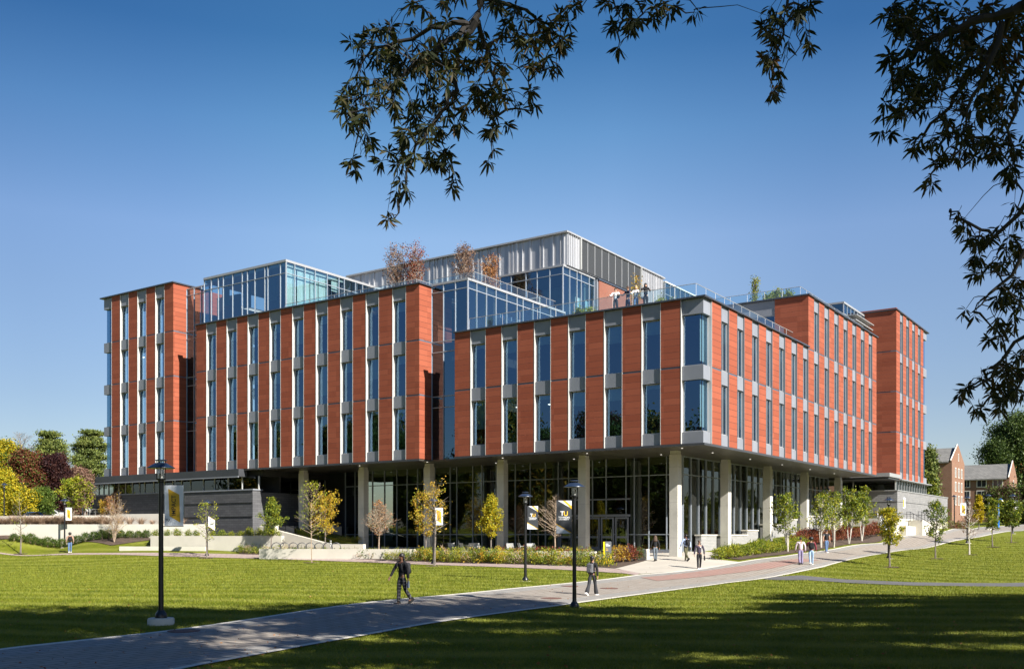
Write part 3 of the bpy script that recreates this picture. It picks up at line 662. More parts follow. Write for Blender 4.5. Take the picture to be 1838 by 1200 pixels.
# rear right glass box
yg1 = 41.4; ug = -3.3
curtain('curtain_wall', RI(ug), yg1, 48.7, 1.2, [24.5], 21.1, 25.5, g_cur, mw=.05)
curtain('curtain_wall', FR(yg1), -14, ug, 1.3, [24.5], 21.1, 25.5, g_cur, mw=.05)
MB().box(-14, ug+.1, yg1-.1, 48.7, 25.5, 25.68).build('cornice', m_lgray, BLD); MB().box(ug, ug+1.0, 42.2, 48.6, 23.9, 24.0).build('sunshade', m_lgray, BLD); MB().box(ug, ug+1.1, 42.2, 48.6, 24.4, 24.48).build('sunshade', m_lgray, BLD)
MB().box(ug+.05, ug+.5, 42.3, 48.6, 21.2, 23.8).build('louvre_screen', m_louv, BLD)
MB().box(-14, ug-.6, yg1+1, 48.7, 8.4, 25.4).build('link_interior', m_int, BLD)
MB().box(-12, -3.5, 41.2, 41.4, 8.4, 21.5).box(-3.6, -3.3, 41.4, 48.7, 8.37, 21.1).build('link_wall', m_dgray, BLD)
# glazed strip in the return of the rear block
curtain('curtain_wall', FR(20.5), -9.0, -2.78, 1.55, [20.4], 16.95, 20.4, g_win, mw=.07)
MB().box(-9, -2.76, 20.4, 20.7, 20.43, 21.64).build('spandrel', m_gray, BLD)
MB().box(-9, -2.8, 22.5, 22.7, 17, 20.4).build('link_interior', m_int, BLD)
# railings of glass
def railing(pts, z0, h=1.05, post=1.5):
    o = None; g = MB(); t = MB()
    for (a, b) in zip(pts, pts[1:]):
        a = Vector((*a, 0)); b = Vector((*b, 0)); L = (b-a).length; n = max(1, round(L/post)); d = (b-a)/n
        for i in range(n):
            p, q = a+d*i+d*.01, a+d*(i+1)-d*.01
            g.quad((p.x, p.y, z0), (q.x, q.y, z0), (q.x, q.y, z0+h-.03), (p.x, p.y, z0+h-.03))
            t.tube([(p.x, p.y, z0-.1), (p.x, p.y, z0+h-.02)], .012, 4)
        t.tube([(a.x, a.y, z0+h), (b.x, b.y, z0+h)], .022, 6)
    o = g.build('railing_glass', g_rail, BLD); t.build('handrail', m_lgray, o)
railing([(-19.2, 1.0), (-1.0, 1.0), (-1.0, 19.6)], 17.58, 1.1)
railing([(-19.0, 21.4), (-1.0, 21.4), (-1.0, 40)], 21.65)
railing([(-38.2, .8), (-20.3, .8)], 21.7, .35) if False else None
railing([(-38.3, 3.2), (-24.2, 3.2), (-20.4, 3.2), (-20.4, 15.0)], 21.75, 1.1)
railing([(-38.6, .6), (-24.0, .6), (-24.0, 3.0)], 21.7, .55)
# planted strips along the terraces
MB().box(-19.0, -1.3, .5, .9, 17.3, 17.56).box(-18.8, -1.3, 2.4, 3.6, 17.3, 17.62).build('planting_strip', m_green, BLD)
# podium on the left
pd = MB()
pd.box(-67.2, -53.6, .35, 9, 2.5, 6.5).box(-50.9, -41.6, -.35, .6, 2.2, 6.45)
pd.box(-50.9, -41.7, .6, 9, 2.2, 6.3)
pd.build('podium_wall', m_stone, BLD)
MB().box(-67.3, -53.5, .28, .9, 6.5, 6.62).box(-51.0, -41.5, -.42, .7, 6.45, 6.56).build('podium_cap', m_gray, BLD)
MB().box(-67.0, -53.7, .31, .35, 4.9, 4.94).box(-50.9, -41.6, -.39, -.36, 5.35, 5.39).box(-50.9, -41.6, -.39, -.36, 4.15, 4.19).build('podium_joint', m_black, BLD)
MB().box(-64.6, -43.2, -.55, .4, 7.68, 8.34).box(-67.4, -64.6, .1, 3, 7.62, 7.85).build('fascia', m_dgray, BLD)
MB().box(-64.6, -43.2, -.62, -.5, 7.60, 7.70).build('fascia_trim', m_gray, BLD)
curtain('curtain_wall', FR(.55), -67.1, -53.6, 1.15, [], 6.62, 7.7, g_gf, mw=.06, irregular=.9, mm=m_white)
curtain('curtain_wall', FR(.4), -53.6, -50.9, 1.3, [6.5], 3.6, 7.7, g_gf, mw=.08, mm=m_white)
curtain('curtain_wall', FR(.35), -50.9, -41.6, 1.7, [], 6.56, 7.7, g_gf, mw=.07, irregular=.9, mm=m_white)
MB().box(-67, -42, 3, 3.2, 3.6, 8.2).box(-67, -41.7, .9, 9, 7.75, 8.3).build('podium_interior', m_int, BLD)
# podium on the right, under the tower
MB().prism([(-8, 48.9), (.05, 48.9), (.05, 74.3), (-8, 74.3)], 2.2, lambda x, y: 7.15-(max(0, y-60))*.0).box(-9, -8, 44, 74, 2.2, 7.1).build('podium_wall', m_stonel if False else brickmat('mid_gray_stone', (.235,.23,.225), (.19,.188,.185), (.12,.12,.118), .6, .2, .01), BLD)
MB().box(-8, .12, 48.8, 74.4, 7.15, 7.24).build('podium_cap', m_lgray, BLD)
jn = MB()
for z in (3.6, 4.8, 6.0): jn.box(-8, .03, 48.87, 48.9, z, z+.04); jn.box(.05, .075, 48.9, 74.3, z, z+.04)
jn.build('podium_joint', m_black, BLD)
curtain('curtain_wall', FR(49.2), -4.5, -.2, 4.2, [], 7.25, 8.3, g_gf, mw=.1, mm=m_white)
curtain('curtain_wall', RI(-.2), 49.2, 63.3, 1.15, [], 7.25, 8.35, g_gf, mw=.07, mm=m_lgray)
MB().box(-7.2, .35, 44.5, 49.2, 8.40, 8.78).box(-7.2, .45, 49.2, 63.4, 8.28, 8.36).box(-7.0, .2, 44.7, 49.0, 8.2, 8.4, 1).build('canopy', [m_lgray, m_dgray], BLD)
MB().box(-6, -.6, 50.5, 62, 7.2, 8.2).build('podium_interior', m_int, BLD)
MB().box(-16, -7, 43, 43.3, 2.4, 8.3).build('recess_wall', bpy.data.materials['charcoal_metal_panel'], BLD)
# ---------------- walls, steps and terraces ----------------
def wallp(pts, ztop, th=.35, label=None, group=None, mat=None, zbot=None, name='retaining_wall', cap=True):
    "wall along points (photo column, distance); ztop one value or one per point"
    q = [P(*p) if len(p) == 2 else p[:2] for p in pts]; zt = ztop if isinstance(ztop, (list, tuple)) else [ztop]*len(q)
    m = MB()
    nrm = []
    for i in range(len(q)):
        a = Vector(q[max(0, i-1)]); b = Vector(q[min(len(q)-1, i+1)]); t = (b-a).normalized(); n = Vector((-t.y, t.x))
        if n.dot(Vector(FW)) < 0: n = -n
        nrm.append(n)
    for i in range(len(q)-1):
        A, B = Vector(q[i]), Vector(q[i+1]); n0, n1 = nrm[i]*th, nrm[i+1]*th
        zb = -.3 if zbot is None else zbot
        vs = [(A.x, A.y, zb), (B.x, B.y, zb), (B.x+n1.x, B.y+n1.y, zb), (A.x+n0.x, A.y+n0.y, zb),
              (A.x, A.y, zt[i]), (B.x, B.y, zt[i+1]), (B.x+n1.x, B.y+n1.y, zt[i+1]), (A.x+n0.x, A.y+n0.y, zt[i])]
        m.add(vs, [(0,3,2,1),(4,5,6,7),(0,1,5,4),(1,2,6,5),(2,3,7,6),(3,0,4,7)])
    o = m.build(name, mat or m_conc); bmx = bmesh.new(); bmx.from_mesh(o.data); bmesh.ops.recalc_face_normals(bmx, faces=bmx.faces); bmx.to_mesh(o.data); bmx.free()
    return tag(o, label, 'wall', group)
wg = 'pale concrete retaining walls'
wallp([(214,84.5),(368,82.5)], [1.60,1.58], .4, 'low pale concrete wall nearest the lawn on the left, below the longer stepped walls', wg)
wallp([(270,85.5),(505,80.5)], 2.50, .4, 'pale concrete retaining wall with rows of green plants along its top, left of the bicycle hoops', wg)
wallp([(-90,93.5),(450,87.5),(492,84)], [3.57,3.55,3.46,3.3], .4, 'long pale concrete wall behind the row of dark green shrubs, tan grasses on top', wg)
wallp([(40,96.6),(207,95)], 4.47, .4, 'upper concrete wall on the far left under the terrace chairs', wg)
wallp([(207.5,95),(353,91)], 4.58, .5, 'upper concrete terrace wall behind the banner lamp, a little higher than its neighbours', wg)
wallp([(353.5,91.3),(392,90.5)], 4.47, .4, 'short upper concrete wall at the head of the left steps', wg)
wallp([(386,89.5),(443,86.5),(592,81.5),(652,80)], [4.45,3.67,1.83,1.83], .35, 'sloping concrete parapet along the left steps behind the bicycle hoops', wg)
wallp([(465,75.5),(743,71.2)], [1.52,1.56], .4, 'low concrete wall in front of the bicycle hoops with grasses at its foot', wg)
wallp([(745,71.4),(1068,66.3)], 1.47, .4, 'low concrete wall of the patio behind the yellow green planting', wg)
wallp([(1098,65.5),(1159,64.0)], 1.66, .5, 'short gray concrete wall right of the pylon sign', wg)
wallp([(1480,92),(1604,99.0),(1604.3,99.05)], 4.22, .4, 'upper concrete wall under the right podium, behind the green saplings', wg) if False else None
Y1 = onu(1603, .95); Y2 = onu(1627, 1.7)
wallp([(-5.5, Y1, 0), (.95, Y1, 0), (1.0, onu(1640, .95), 0)], 4.22, .35, 'upper concrete wall of the right terrace below the gray stone podium', wg)
wallp([(-5.0, Y2, 0), (1.7, Y2, 0), (1.72, onu(1662, 1.7), 0)], [3.50,3.50,3.3], .35, 'lower concrete wall of the right terrace behind the red shrubs', wg)
wallp([(1655,110),(1668,111)], [4.0,3.4], .3, 'sloping concrete parapet beside the right steps', wg)
def slab(name, pts, z, mat, kind='structure', z0=-.2):
    q = [P(*p) if len(p) == 2 else p[:2] for p in pts]; o = MB().prism(q, z0, z).build(name, mat); return tag(o, kind=kind)
slab('terrace_bed', [(272,85.9),(505,81),(500,83.5),(450,87.3),(272,89.3)], 2.42, m_mulch)
slab('terrace_bed', [(-90,94),(390,88.7),(388,90.3),(353,91),(207,95),(40,96.7),(-90,98)], 3.45, m_mulch)
slab('upper_terrace', [(-90,98.2),(40,97),(207,95.4),(353,91.6),(392,90.8),(-42,-.2,0),(-42,.6,0),(-68,.6,0),(-75,9,0),(-110,18,0),(-120,14,0)], 4.45, m_side)
slab('patio', [(467,75.9),(743,71.6),(1066,66.7),(1098,65.9),(1158,64.5),(-5.2,7.2,0),(-38,7.2,0),(-41,2.5,0)], 1.13, m_side)
slab('terrace_bed', [(-5,Y2+.3,0),(1.5,Y2+.3,0),(1.5,onu(1655,1.5),0),(.9,onu(1655,.9),0),(.9,Y1-.1,0),(-5,Y1-.1,0)], 3.45, m_grass)
slab('upper_terrace', [(-5,Y1+.3,0),(.8,Y1+.3,0),(.9,onu(1648,.9),0),(.1,74,0),(-5,74,0)], 4.1, m_side)
# dark slope between the left steps and the plaza
sl_ = MB(); a = P(520,86.5); b = P(655,81.5); c_ = P(655,84); d_ = P(540,89)
sl_.add([(*a,1), (*b,1), (*c_,1), (*d_,1), (a[0],a[1],3.3), (b[0],b[1],1.7), (c_[0],c_[1],2.0), (d_[0],d_[1],3.4)], [(0,3,2,1),(4,5,6,7),(0,1,5,4),(1,2,6,5),(2,3,7,6),(3,0,4,7)])
tag(sl_.build('planted_slope', m_grass), kind='structure')
slab('upper_terrace', [(485,87),(527,85.8),(540,88.2),(-38.3,7.1,0),(-48,8.8,0),(-41.5,1,0),(445,88.5)], 3.35, m_side)
# steps on the left
def steps(p0, p1, z0, z1, wid, n, label):
    a = Vector(p0); b = Vector(p1); t = (b-a); L = t.length; t.normalize(); nn = Vector((-t.y, t.x))
    if nn.dot(Vector(FW)) < 0: nn = -nn
    m = MB()
    for i in range(n):
        q0 = a+t*(L*i/n); q1 = a+t*(L*(i+1)/n); z = z0+(z1-z0)*(i+1)/n
        m.prism([(q0.x, q0.y), (q1.x, q1.y), (q1.x+nn.x*wid, q1.y+nn.y*wid), (q0.x+nn.x*wid, q0.y+nn.y*wid)], 0, z)
    o = m.build('steps', m_conc); tag(o, label, 'stairs')
    return a, b, nn
A_, B_, N_ = steps(P(400,90.2), P(588,82.2), 4.4, 1.25, 3.2, 17, 'flight of pale concrete steps with black handrails running down beside the gray stone wall')
def rail(pts, label, h=.9, group='black metal handrails'):
    e = empty('handrail', pts[0], 0, label, 'handrail', group); p0 = Vector(pts[0])
    L = [Vector(p)-p0 for p in pts]
    MB().tube([p+Vector((0, 0, h)) for p in L], .03, 6).tube([p+Vector((0, 0, h*.55)) for p in L], .016, 5).build('rail', m_black, e)
    for i in range(len(L)-1):
        n = max(1, round((L[i+1]-L[i]).length/1.4))
        for k in range(n+(i == len(L)-2)):
            q = L[i]+(L[i+1]-L[i])*k/n
            MB().tube([q+Vector((0, 0, -.05)), q+Vector((0, 0, h))], .024, 6).build('post', m_black, e)
    return e
for s_, lb in ((.25, 'black handrail on the near side of the left steps'), (2.9, 'black handrail on the far side of the left steps, against the gray stone wall')):
    a = A_+N_*s_; b = B_+N_*s_; rail([(a.x, a.y, 4.4), (b.x, b.y, 1.3)], lb)
A_, B_, N_ = steps((2.0, onu(1668, 2.0)+.0), (1.9, onu(1640, 1.9)), 3.0, 4.1, -2.2, 8, 'short flight of concrete steps by the right podium, climbing towards the gray stone wall') if False else (None,)*3
st = MB(); ya, yb = onu(1632, 1.1), onu(1664, 1.1)
for i in range(10): st.box(1.05, 2.4, ya+(yb-ya)*i/10, ya+(yb-ya)*(i+1)/10, 1.5, 4.1-(.115*(i)))
tag(st.build('steps', m_conc), 'short flight of pale steps at the right podium, climbing toward the gray stone wall', 'stairs')
rail([(1.2, ya-1.5, 4.05), (1.2, ya, 4.05), (1.2, yb+2, 2.9)], 'black handrail of the right steps, inner side against the stone wall')
rail([(2.3, ya-1.5, 4.05), (2.3, ya, 4.05), (2.3, yb+2, 2.9)], 'black handrail of the right steps, outer side')
# mulch beds laid on the terrain
def bed(pts, name='planting_bed', mat=None): return sheet(name, [G(*p)[:2] for p in pts], .045, mat or m_mulch)
bed([(-40,963),(120,963),(268,963),(272,969),(235,974),(200,979),(150,972),(110,970),(0,968),(-40,968)])
bed([(425,990),(465,985),(743,1003),(745,1008),(660,1004),(500,996.5),(430,993.5)])
bed([(745,1000),(1068,1004),(1098,1004),(1160,1006),(1105,1020),(860,1011.5),(745,1008)])
bed([(1279,1000),(1300,994),(1400,975),(1480,962),(1590,952),(1600,958),(1582,971),(1490,983),(1400,996),(1330,1005)])
bed([(1484,960),(1600,950),(1660,946),(1664,952),(1600,962),(1500,972)])
# manhole covers
for i, (px, py, lb) in enumerate(((1022,1052.5,'round rusty manhole cover farthest from the lamp base on the walk'),(1093,1056.5,'round rusty manhole cover right of the walking woman with the backpack'),(989,1074.5,'round rusty manhole cover left of the tall dark lamp base'),(330,1134,'round manhole cover in the shaded part of the walk at the lower left'))):
    x, y, z = G(px, py); o = MB().lathe(0, 0, [(0,.0),(.42,.0),(.42,.012),(.36,.014),(.36,.010),(0,.010)], 24).build('manhole_cover', M('rusty_iron%d' % i, (.13,.06,.045), .8) if i == 0 else bpy.data.materials['rusty_iron0'])
    o.location = (x, y, z+.036); tag(o, lb, 'manhole cover', 'manhole covers in the walk')
# ---------------- distant brick houses ----------------
m_slate = brickmat('slate_roof', (.155,.15,.14), (.21,.20,.185), (.09,.09,.085), .5, .35, .02)
m_wfr = M('white_window_frame', (.55,.52,.46), .6)
m_gdark = M('dark_window_pane', (.02,.025,.03), .1, 0, .2, .3, 0, .8)
def house(u0, v0, v1, ul, ze, za, zg, label, wins, gwins):
    "gable end on the plane x=u0 between v0 and v1; long wall at v0 runs to x=ul"
    e = empty('brick_house', (u0, v0, zg), 0, label, 'house', 'brown brick houses at the far right'); X = lambda x, y, z: (x-u0, y-v0, z-zg); vm = (v0+v1)/2
    m = MB(lambda p: X(*p)); m.prism([(ul, v0), (u0, v0), (u0, v1), (ul, v1)], zg-1, ze)
    m.add([(u0-.45, v0-.3, ze), (u0-.45, v1+.3, ze), (u0-.45, vm, za), (u0, v0-.3, ze), (u0, v1+.3, ze), (u0, vm, za)], [(0,1,2),(3,5,4),(0,3,4,1),(0,2,5,3),(1,4,5,2)])
    m.build('wall', m_oldbrick, e)
    r = MB(lambda p: X(*p)); o_ = .6; zr = za-.5
    r.add([(u0-.5, v0-o_, ze-.1), (ul, v0-o_, ze-.1), (ul, vm, zr), (u0-.5, vm, zr), (u0-.5, v1+o_, ze-.1), (ul, v1+o_, ze-.1)], [(0,3,2,1),(3,4,5,2)])
    r.add([(u0-.5, v0-o_, ze-.35), (ul, v0-o_, ze-.35), (ul, vm, zr-.3), (u0-.5, vm, zr-.3), (u0-.5, v0-o_, ze-.1), (ul, v0-o_, ze-.1)], [(0,1,5,4),(0,1,2,3)])
    rr = r.build('roof', m_slate, e)
    c = MB(lambda p: X(*p)); c.tube([X(*p) for p in ((0,0,0),)] and [(u0-.2, v0-.35, ze+.1), (u0-.2, vm, za+.15), (u0-.2, v1+.35, ze+.1)], .14, 4); c.build('gable_coping', m_cast, e)
    for (x, z, w_, h_) in wins:
        f = MB(lambda p: X(*p)); f.box(x-w_/2-.18, x+w_/2+.18, v0-.08, v0+.1, z-.18, z+h_+.18); f.box(x-w_/2, x-.06, v0-.10, v0-.085, z, z+h_, 1); f.box(x+.06, x+w_/2, v0-.10, v0-.085, z, z+h_, 1)
        f.build('window', [m_wfr, m_gdark], e)
    for (y, z, w_, h_) in gwins:
        f = MB(lambda p: X(*p)); f.box(u0-.1, u0+.08, y-w_/2-.15, y+w_/2+.15, z-.15, z+h_+.15); f.box(u0+.085, u0+.10, y-w_/2, y+w_/2, z, z+h_, 1)
        f.build('window', [m_wfr, M('pale_pane', (.28,.27,.26), .2) if 'pale_pane' not in bpy.data.materials else bpy.data.materials['pale_pane']], e)
    return e
D1 = 190.; x0, y0 = P(1708.5, D1); ye = onu(1731, x0)
zz = lambda py, d: ZH(py, d)
ze1, za1 = zz(829, D1+3), zz(799, D1+6)
gw = [(y0+(ye-y0)*f_, zz(py, D1+5), (ye-y0)*.085, 15*D1/FPX) for f_ in (.27, .52, .75) for py in (856, 881, 905)]+[(y0+(ye-y0)*.5, zz(826, D1+5), .35, 1.2)]
house(x0, y0, ye, x0-30, ze1, za1, 4.6, 'brown brick house with steep slate roof and a sunlit gable, right beside the terracotta tower', [], gw)
D2 = 212.; x1, y1 = P(1812, D2); y2 = onu(1825.5, x1)
xs_ = lambda px: onv(px, y1)
wn2 = [(xs_(px), zz(py, D2), w_, 1.35) for px, w_ in ((1762, 1.7), (1791, 1.7), (1735.5, 1.0)) for py in (871.5, 891, 911)]
house(x1, y1, y2, x1-26, zz(857, D2), zz(826.5, D2+3), 4.6, 'lower brown brick house with slate roof and white paired windows at the far right', wn2, [(y1+(y2-y1)*.5, zz(871, D2), .5, 1.3)])
# ---------------- lamps, banners and furniture ----------------
m_lampglass = glassmat('lamp_glass', (.85,.88,.9), .1, .1, .6, 0)
m_bluegray = M('dark_blue_enamel', (.018,.030,.058), .35, .1, .1, 2)
def make_lamp():
    e = empty('street_lamp')
    MB().lathe(0,0,[(.37,-.35),(.37,.16),(.34,.20),(0,.20)], 24).build('footing', m_conc, e, True)
    MB().lathe(0,0,[(.17,.2),(.17,.26),(.15,.33),(.095,.40),(.085,.42)], 16).lathe(0,0,[(.075,.40),(.07,1.2),(.062,4.05),(.085,4.07),(.085,4.12)], 14).build('pole', m_black, e, True)
    MB().lathe(0,0,[(.13,4.12),(.14,4.13),(.14,4.16),(.07,4.17)], 16).build('collar', m_black, e, True)
    h = MB().lathe(0,0,[(.385,4.46),(.38,4.475),(.17,4.60),(.15,4.61),(.15,4.585),(.36,4.455)], 28).build('shade', m_bluegray, e, True)
    MB().lathe(0,0,[(.0,4.71),(.15,4.70),(.17,4.685),(.17,4.672),(0,4.672)], 20).build('cap', m_bluegray, e, True)
    c = MB()
    for k in range(4):
        a = math.pi/4+k*math.pi/2; x, y = .115*math.cos(a), .115*math.sin(a); c.tube([(x,y,4.15),(x,y,4.69)], .012, 6)
    c.build('cage', m_black, e)
    MB().lathe(0,0,[(.09,4.17),(.09,4.45),(.0,4.45)], 16).build('glass', m_lampglass, e, True)
    MB().lathe(0,0,[(.05,4.17),(.055,4.25),(.03,4.29),(0,4.29)], 12).build('bulb', m_wfr, e, True)
    return e
LP = make_lamp()
lamps = [ # column, distance, base row, label
 (289,28.1,1121,'nearest tall black street lamp on a round footing in the shaded left grass'),
 (1031,34.9,1090,'tall black street lamp beside the walk, just left of the backpack walker'),
 (943,49.8,1042,'black street lamp standing in the middle lawn, with a dark banner to its right'),
 (1595,72.3,1001.6,'black street lamp behind the bushy yellow green sapling on the right lawn edge'),
 (1736,93.4,974,'black street lamp at the walk edge by the bare sapling, far right lawn'),
 (1817.6,112.3,957,'rightmost black street lamp on a square pad beside the walk'),
 (1713,127.8,950,'distant black street lamp in front of the sunlit brick gable'),
 (1614,104,962,'black street lamp beside the right podium steps carrying a gold and white banner'),
 (1484.5,90.3,981,'black street lamp behind the person in the vest by the saplings'),
 (778,66.5,1012,'black street lamp at the side path in front of a bare yellow tree'),
 (371.5,79.1,997,'black street lamp on the side path at the sparse sapling, left of the steps'),
 (116,90.3,990,'black street lamp on the left by the person with the backpack'),
 (7.5,112,934,'distant black street lamp at the far left edge by the parked cars'),
 (1774,128,948,'distant black street lamp with a gold banner left of the blue pole')]
LW = {}
for i, (px, d, py, lb) in enumerate(lamps):
    o = LP if i == 0 else copy_tree(LP); x, y = P(px, d); z = max(ZH(py, d), terr(x, y)) if px not in (7.5,) else 4.0
    if i in (0, 1): z = terr(x, y)
    o.location = (x, y, z-.2 if i not in (0,) else z); tag(o, lb, 'street lamp', 'black street lamps'); LW[px] = o.location.copy()
LW[289] = LP.location.copy()
def text_mesh(txt, size, mat, parent, loc, rot=(math.pi/2, 0, 0), name='lettering', ext=.001, align='CENTER', sx=1):
    cu = bpy.data.curves.new('t', 'FONT'); cu.body = txt; cu.size = size; cu.extrude = ext; cu.align_x = align; cu.align_y = 'CENTER'; cu.offset = size*.012
    t = bpy.data.objects.new('t', cu); COL.objects.link(t); bpy.context.view_layer.update()
    me = bpy.data.meshes.new_from_object(t.evaluated_get(bpy.context.evaluated_depsgraph_get())); bpy.data.objects.remove(t)
    me.materials.clear(); o = link_mesh(name, me, mat, parent); o.location = loc; o.rotation_euler = rot; o.scale = (sx, 1, 1); return o
m_bw = M('banner_white', (.66,.68,.72), .7, 0, .04); m_bg = M('banner_gold', (.62,.36,.02), .7, 0, .05); m_bk = M('banner_charcoal', (.022,.026,.032), .7, 0, .08)
m_txw = M('white_lettering', (.8,.8,.8), .7); m_txg = M('gold_lettering', (.85,.50,.03), .7); m_txk = M('black_lettering', (.02,.02,.02), .7)
def banner(lampx, side, kind, label, rz=None, w_=.54, h_=1.16, ztop=3.98, group='banners on the street lamps'):
    L = LW[lampx]; ang = (YAW if rz is None else rz)
    e = empty('banner', (L.x, L.y, L.z+ztop-h_), ang, label, 'banner', group)
    x0, x1 = (.10, .10+w_) if side > 0 else (-.10-w_, -.10)
    MB().tube([(0,0,h_+.012),(x1 if side > 0 else x0,0,h_+.012)], .012, 6).build('arm', m_black, e)
    MB().tube([(0,0,-.012),(x1 if side > 0 else x0,0,-.012)], .012, 6).build('arm', m_black, e)
    base = m_bk if kind == 'dark' else m_bw
    MB().box(x0,x1,-.003,.003,0,h_).build('cloth', base, e)
    def poly(pts, m, dy=.006):
        q = [(x0+(x1-x0)*a, -dy, h_*b) for a, b in pts]; q2 = [(x0+(x1-x0)*a, dy, h_*b) for a, b in pts]; n = len(q)
        MB().add(q, [tuple(range(n))]).add(q2, [tuple(reversed(range(n)))]).build('printed_shape', m, e)
    xm = (x0+x1)/2
    if kind == 'gold':
        poly([(.20,.91),(.78,.77),(.84,.08),(.26,.24)], m_bg)
        text_mesh('IMPACT', .17, m_txk, e, (xm, -.009, h_*.50), (math.pi/2, -math.pi/2, 0))
        text_mesh('TU', .10, m_txk, e, (x0+.09, -.009, h_*.14))
    elif kind == 'dark':
        poly([(.10,1),(1,1),(1,.76)], m_bw); poly([(.42,1),(.60,1),(1,.84),(1,.74)], m_bg, .008)
        poly([(0,0),(0,.27),(.95,0)], m_bw); poly([(0,.30),(0,.26),(1,-.0),(1,.02)], m_bg, .008)
        text_mesh('T', .23, m_txw, e, (xm-.065, -.009, h_*.60)); text_mesh('U', .23, m_txg, e, (xm+.065, -.009, h_*.60))
        text_mesh('TOWSON', .088, m_txw, e, (xm, -.009, h_*.485)); text_mesh('UNIVERSITY', .068, m_txw, e, (xm, -.009, h_*.425))
    else:
        poly([(.05,1),(1,1),(1,.74)], m_bk); poly([(0,1),(.06,1),(1,.74),(1,.70)], m_bg, .008)
        poly([(0,0),(0,.26),(.95,0)], m_bk); poly([(0,.30),(0,.26),(.95,0),(1,.0)], m_bg, .008)
        text_mesh('T', .2, m_txk, e, (xm-.06, -.009, h_*.58)); text_mesh('U', .2, m_txg, e, (xm+.06, -.009, h_*.58))
        text_mesh('TOWSON', .08, m_txk, e, (xm, -.009, h_*.46)); text_mesh('UNIVERSITY', .06, m_txk, e, (xm, -.009, h_*.40))
    return e
banner(289, 1, 'gold', 'gold and white banner reading IMPACT on the nearest lamp at the left')
banner(1031, -1, 'dark', 'larger looking dark university banner hanging left of the lamp by the walking woman')
banner(943, 1, 'dark', 'dark university banner hanging right of the lamp in the middle lawn')
banner(1595, -1, 'white', 'white university banner with black corners by the yellow green sapling on the right', ztop=3.4)
banner(1484.5, 1, 'white', 'white university banner with black corners among the green saplings', ztop=3.3)
banner(371.5, 1, 'white', 'plain white looking banner on the lamp left of the steps', ztop=3.4)
banner(116, 1, 'gold', 'small gold and white banner on the lamp beside the person at the far left', ztop=3.85)
banner(778, 1, 'gold', 'gold and white banner on the lamp in front of the bare yellow tree', ztop=4.0)
banner(1614, 1, 'gold', 'gold and white banner on the lamp by the right podium steps')
banner(1736, -1, 'gold', 'gold and white banner left of the lamp by the bare sapling at the far right')
banner(1736, 1, 'white', 'small dark edged banner right of the lamp by the bare sapling', ztop=3.5) if False else None
banner(1774, 1, 'gold', 'gold banner on the distant lamp left of the blue pole')
banner(1817.6, 1, 'white', 'pale banner on the rightmost lamp')
# blue emergency pole
x, y = P(1792, 138); z = terr(x, y); e = empty('emergency_pole', (x, y, z), 0, 'bright blue emergency telephone pole with a white lamp at the far right', 'pole')
mb_ = M('bright_blue_paint', (.01,.16,.55), .4)
MB().lathe(0,0,[(.13,0),(.13,2.6),(.09,2.7),(.07,3.6),(.05,3.65)], 14).tube([(0,0,3.6),(.05,0,3.95),(.3,0,4.05),(.45,0,3.9)], .06, 8).build('pole', mb_, e, True)
MB().lathe(.45,0,[(.02,3.95),(.2,3.72),(.2,3.68),(0,3.68)], 14).build('lamp_shade', m_wfr, e, True); MB().box(-.12,.12,-.18,-.12,1.2,1.7).build('call_box', m_wfr, e)
# pylon sign
x, y, z = G(1090, 1012); e = empty('pylon_sign', (x, y, z), YAW, 'gray pylon sign with yellow edge and yellow triangle among the shrubs by the plaza', 'sign')
k = Vector((x-CAM[0], y-CAM[1])).dot(Vector(FW))/FPX; W = 14.5*k; H = 41*k
MB().box(-W*.5+.12,W*.5,-.07,.07,0,H).build('panel', M('sign_gray', (.10,.105,.115), .5), e, bevel=.005)
ys = M('sign_yellow', (.80,.58,.0), .5); MB().box(-W*.5,-W*.5+.10,-.09,.09,.02,H*.985).build('side_fin', ys, e)
MB().add([(-W*.5+.12,-.078,.02),(W*.5,-.078,.02),(W*.5,-.078,H*.43)],[(0,1,2)]).build('yellow_triangle', ys, e)
MB().box(-W*.5-.05,W*.5+.05,-.15,.15,-.2,.03).build('base', m_conc, e)
MB().box(-W*.5+.16,-W*.5+.16+W*.30,-.074,-.070,H*.865,H*.90).box(-W*.5+.16,-W*.5+.16+W*.52,-.074,-.070,H*.80,H*.84).build('lettering', m_txw, e)
text_mesh('TU', .075, m_txg, e, (-W*.5+.21, -.076, H*.68)); MB().box(-W*.5+.16,-W*.5+.16+W*.28,-.074,-.070,H*.615,H*.63).build('lettering', m_txg, e)
# black map board by the right steps
x, y = P(1673, 118); z = terr(x, y); e = empty('map_board', (x, y, z), YAW, 'black map board with a white heading by the right steps', 'sign')
MB().box(-.45,.45,-.06,.06,0,2.3).build('panel', m_black, e, bevel=.01); MB().box(-.32,.30,-.066,-.061,1.92,2.05).build('lettering', m_txw, e)
# bicycle hoops
e = empty('bicycle_hoop'); pts = [(-.36,0,-.05),(-.36,0,.5)]+[(.36*math.cos(a)*-1,0,.5+.36*math.sin(a)) for a in [math.pi*t/8 for t in range(1,8)]]+[(.36,0,.5),(.36,0,-.05)]
MB().tube(pts, .032, 8).build('tube', m_dgray, e, True)
for s in (-1, 1): MB().box(s*.36-.06,s*.36+.06,-.06,.06,0,.012).build('foot_plate', m_dgray, e)
for i, px in enumerate((496,511,526.7,542,557,572.7,588,603)):
    o = e if i == 0 else copy_tree(e); x, y = P(px, 77.3-.35*i); o.location = (x, y, 1.13); o.rotation_euler = (0,0,YAW+.15)
    tag(o, ['leftmost','second','third','fourth','fourth from the right','third from the right','second from the right','rightmost'][i]+' of the eight dark arched bicycle hoops', 'bike rack', 'row of bicycle hoops')
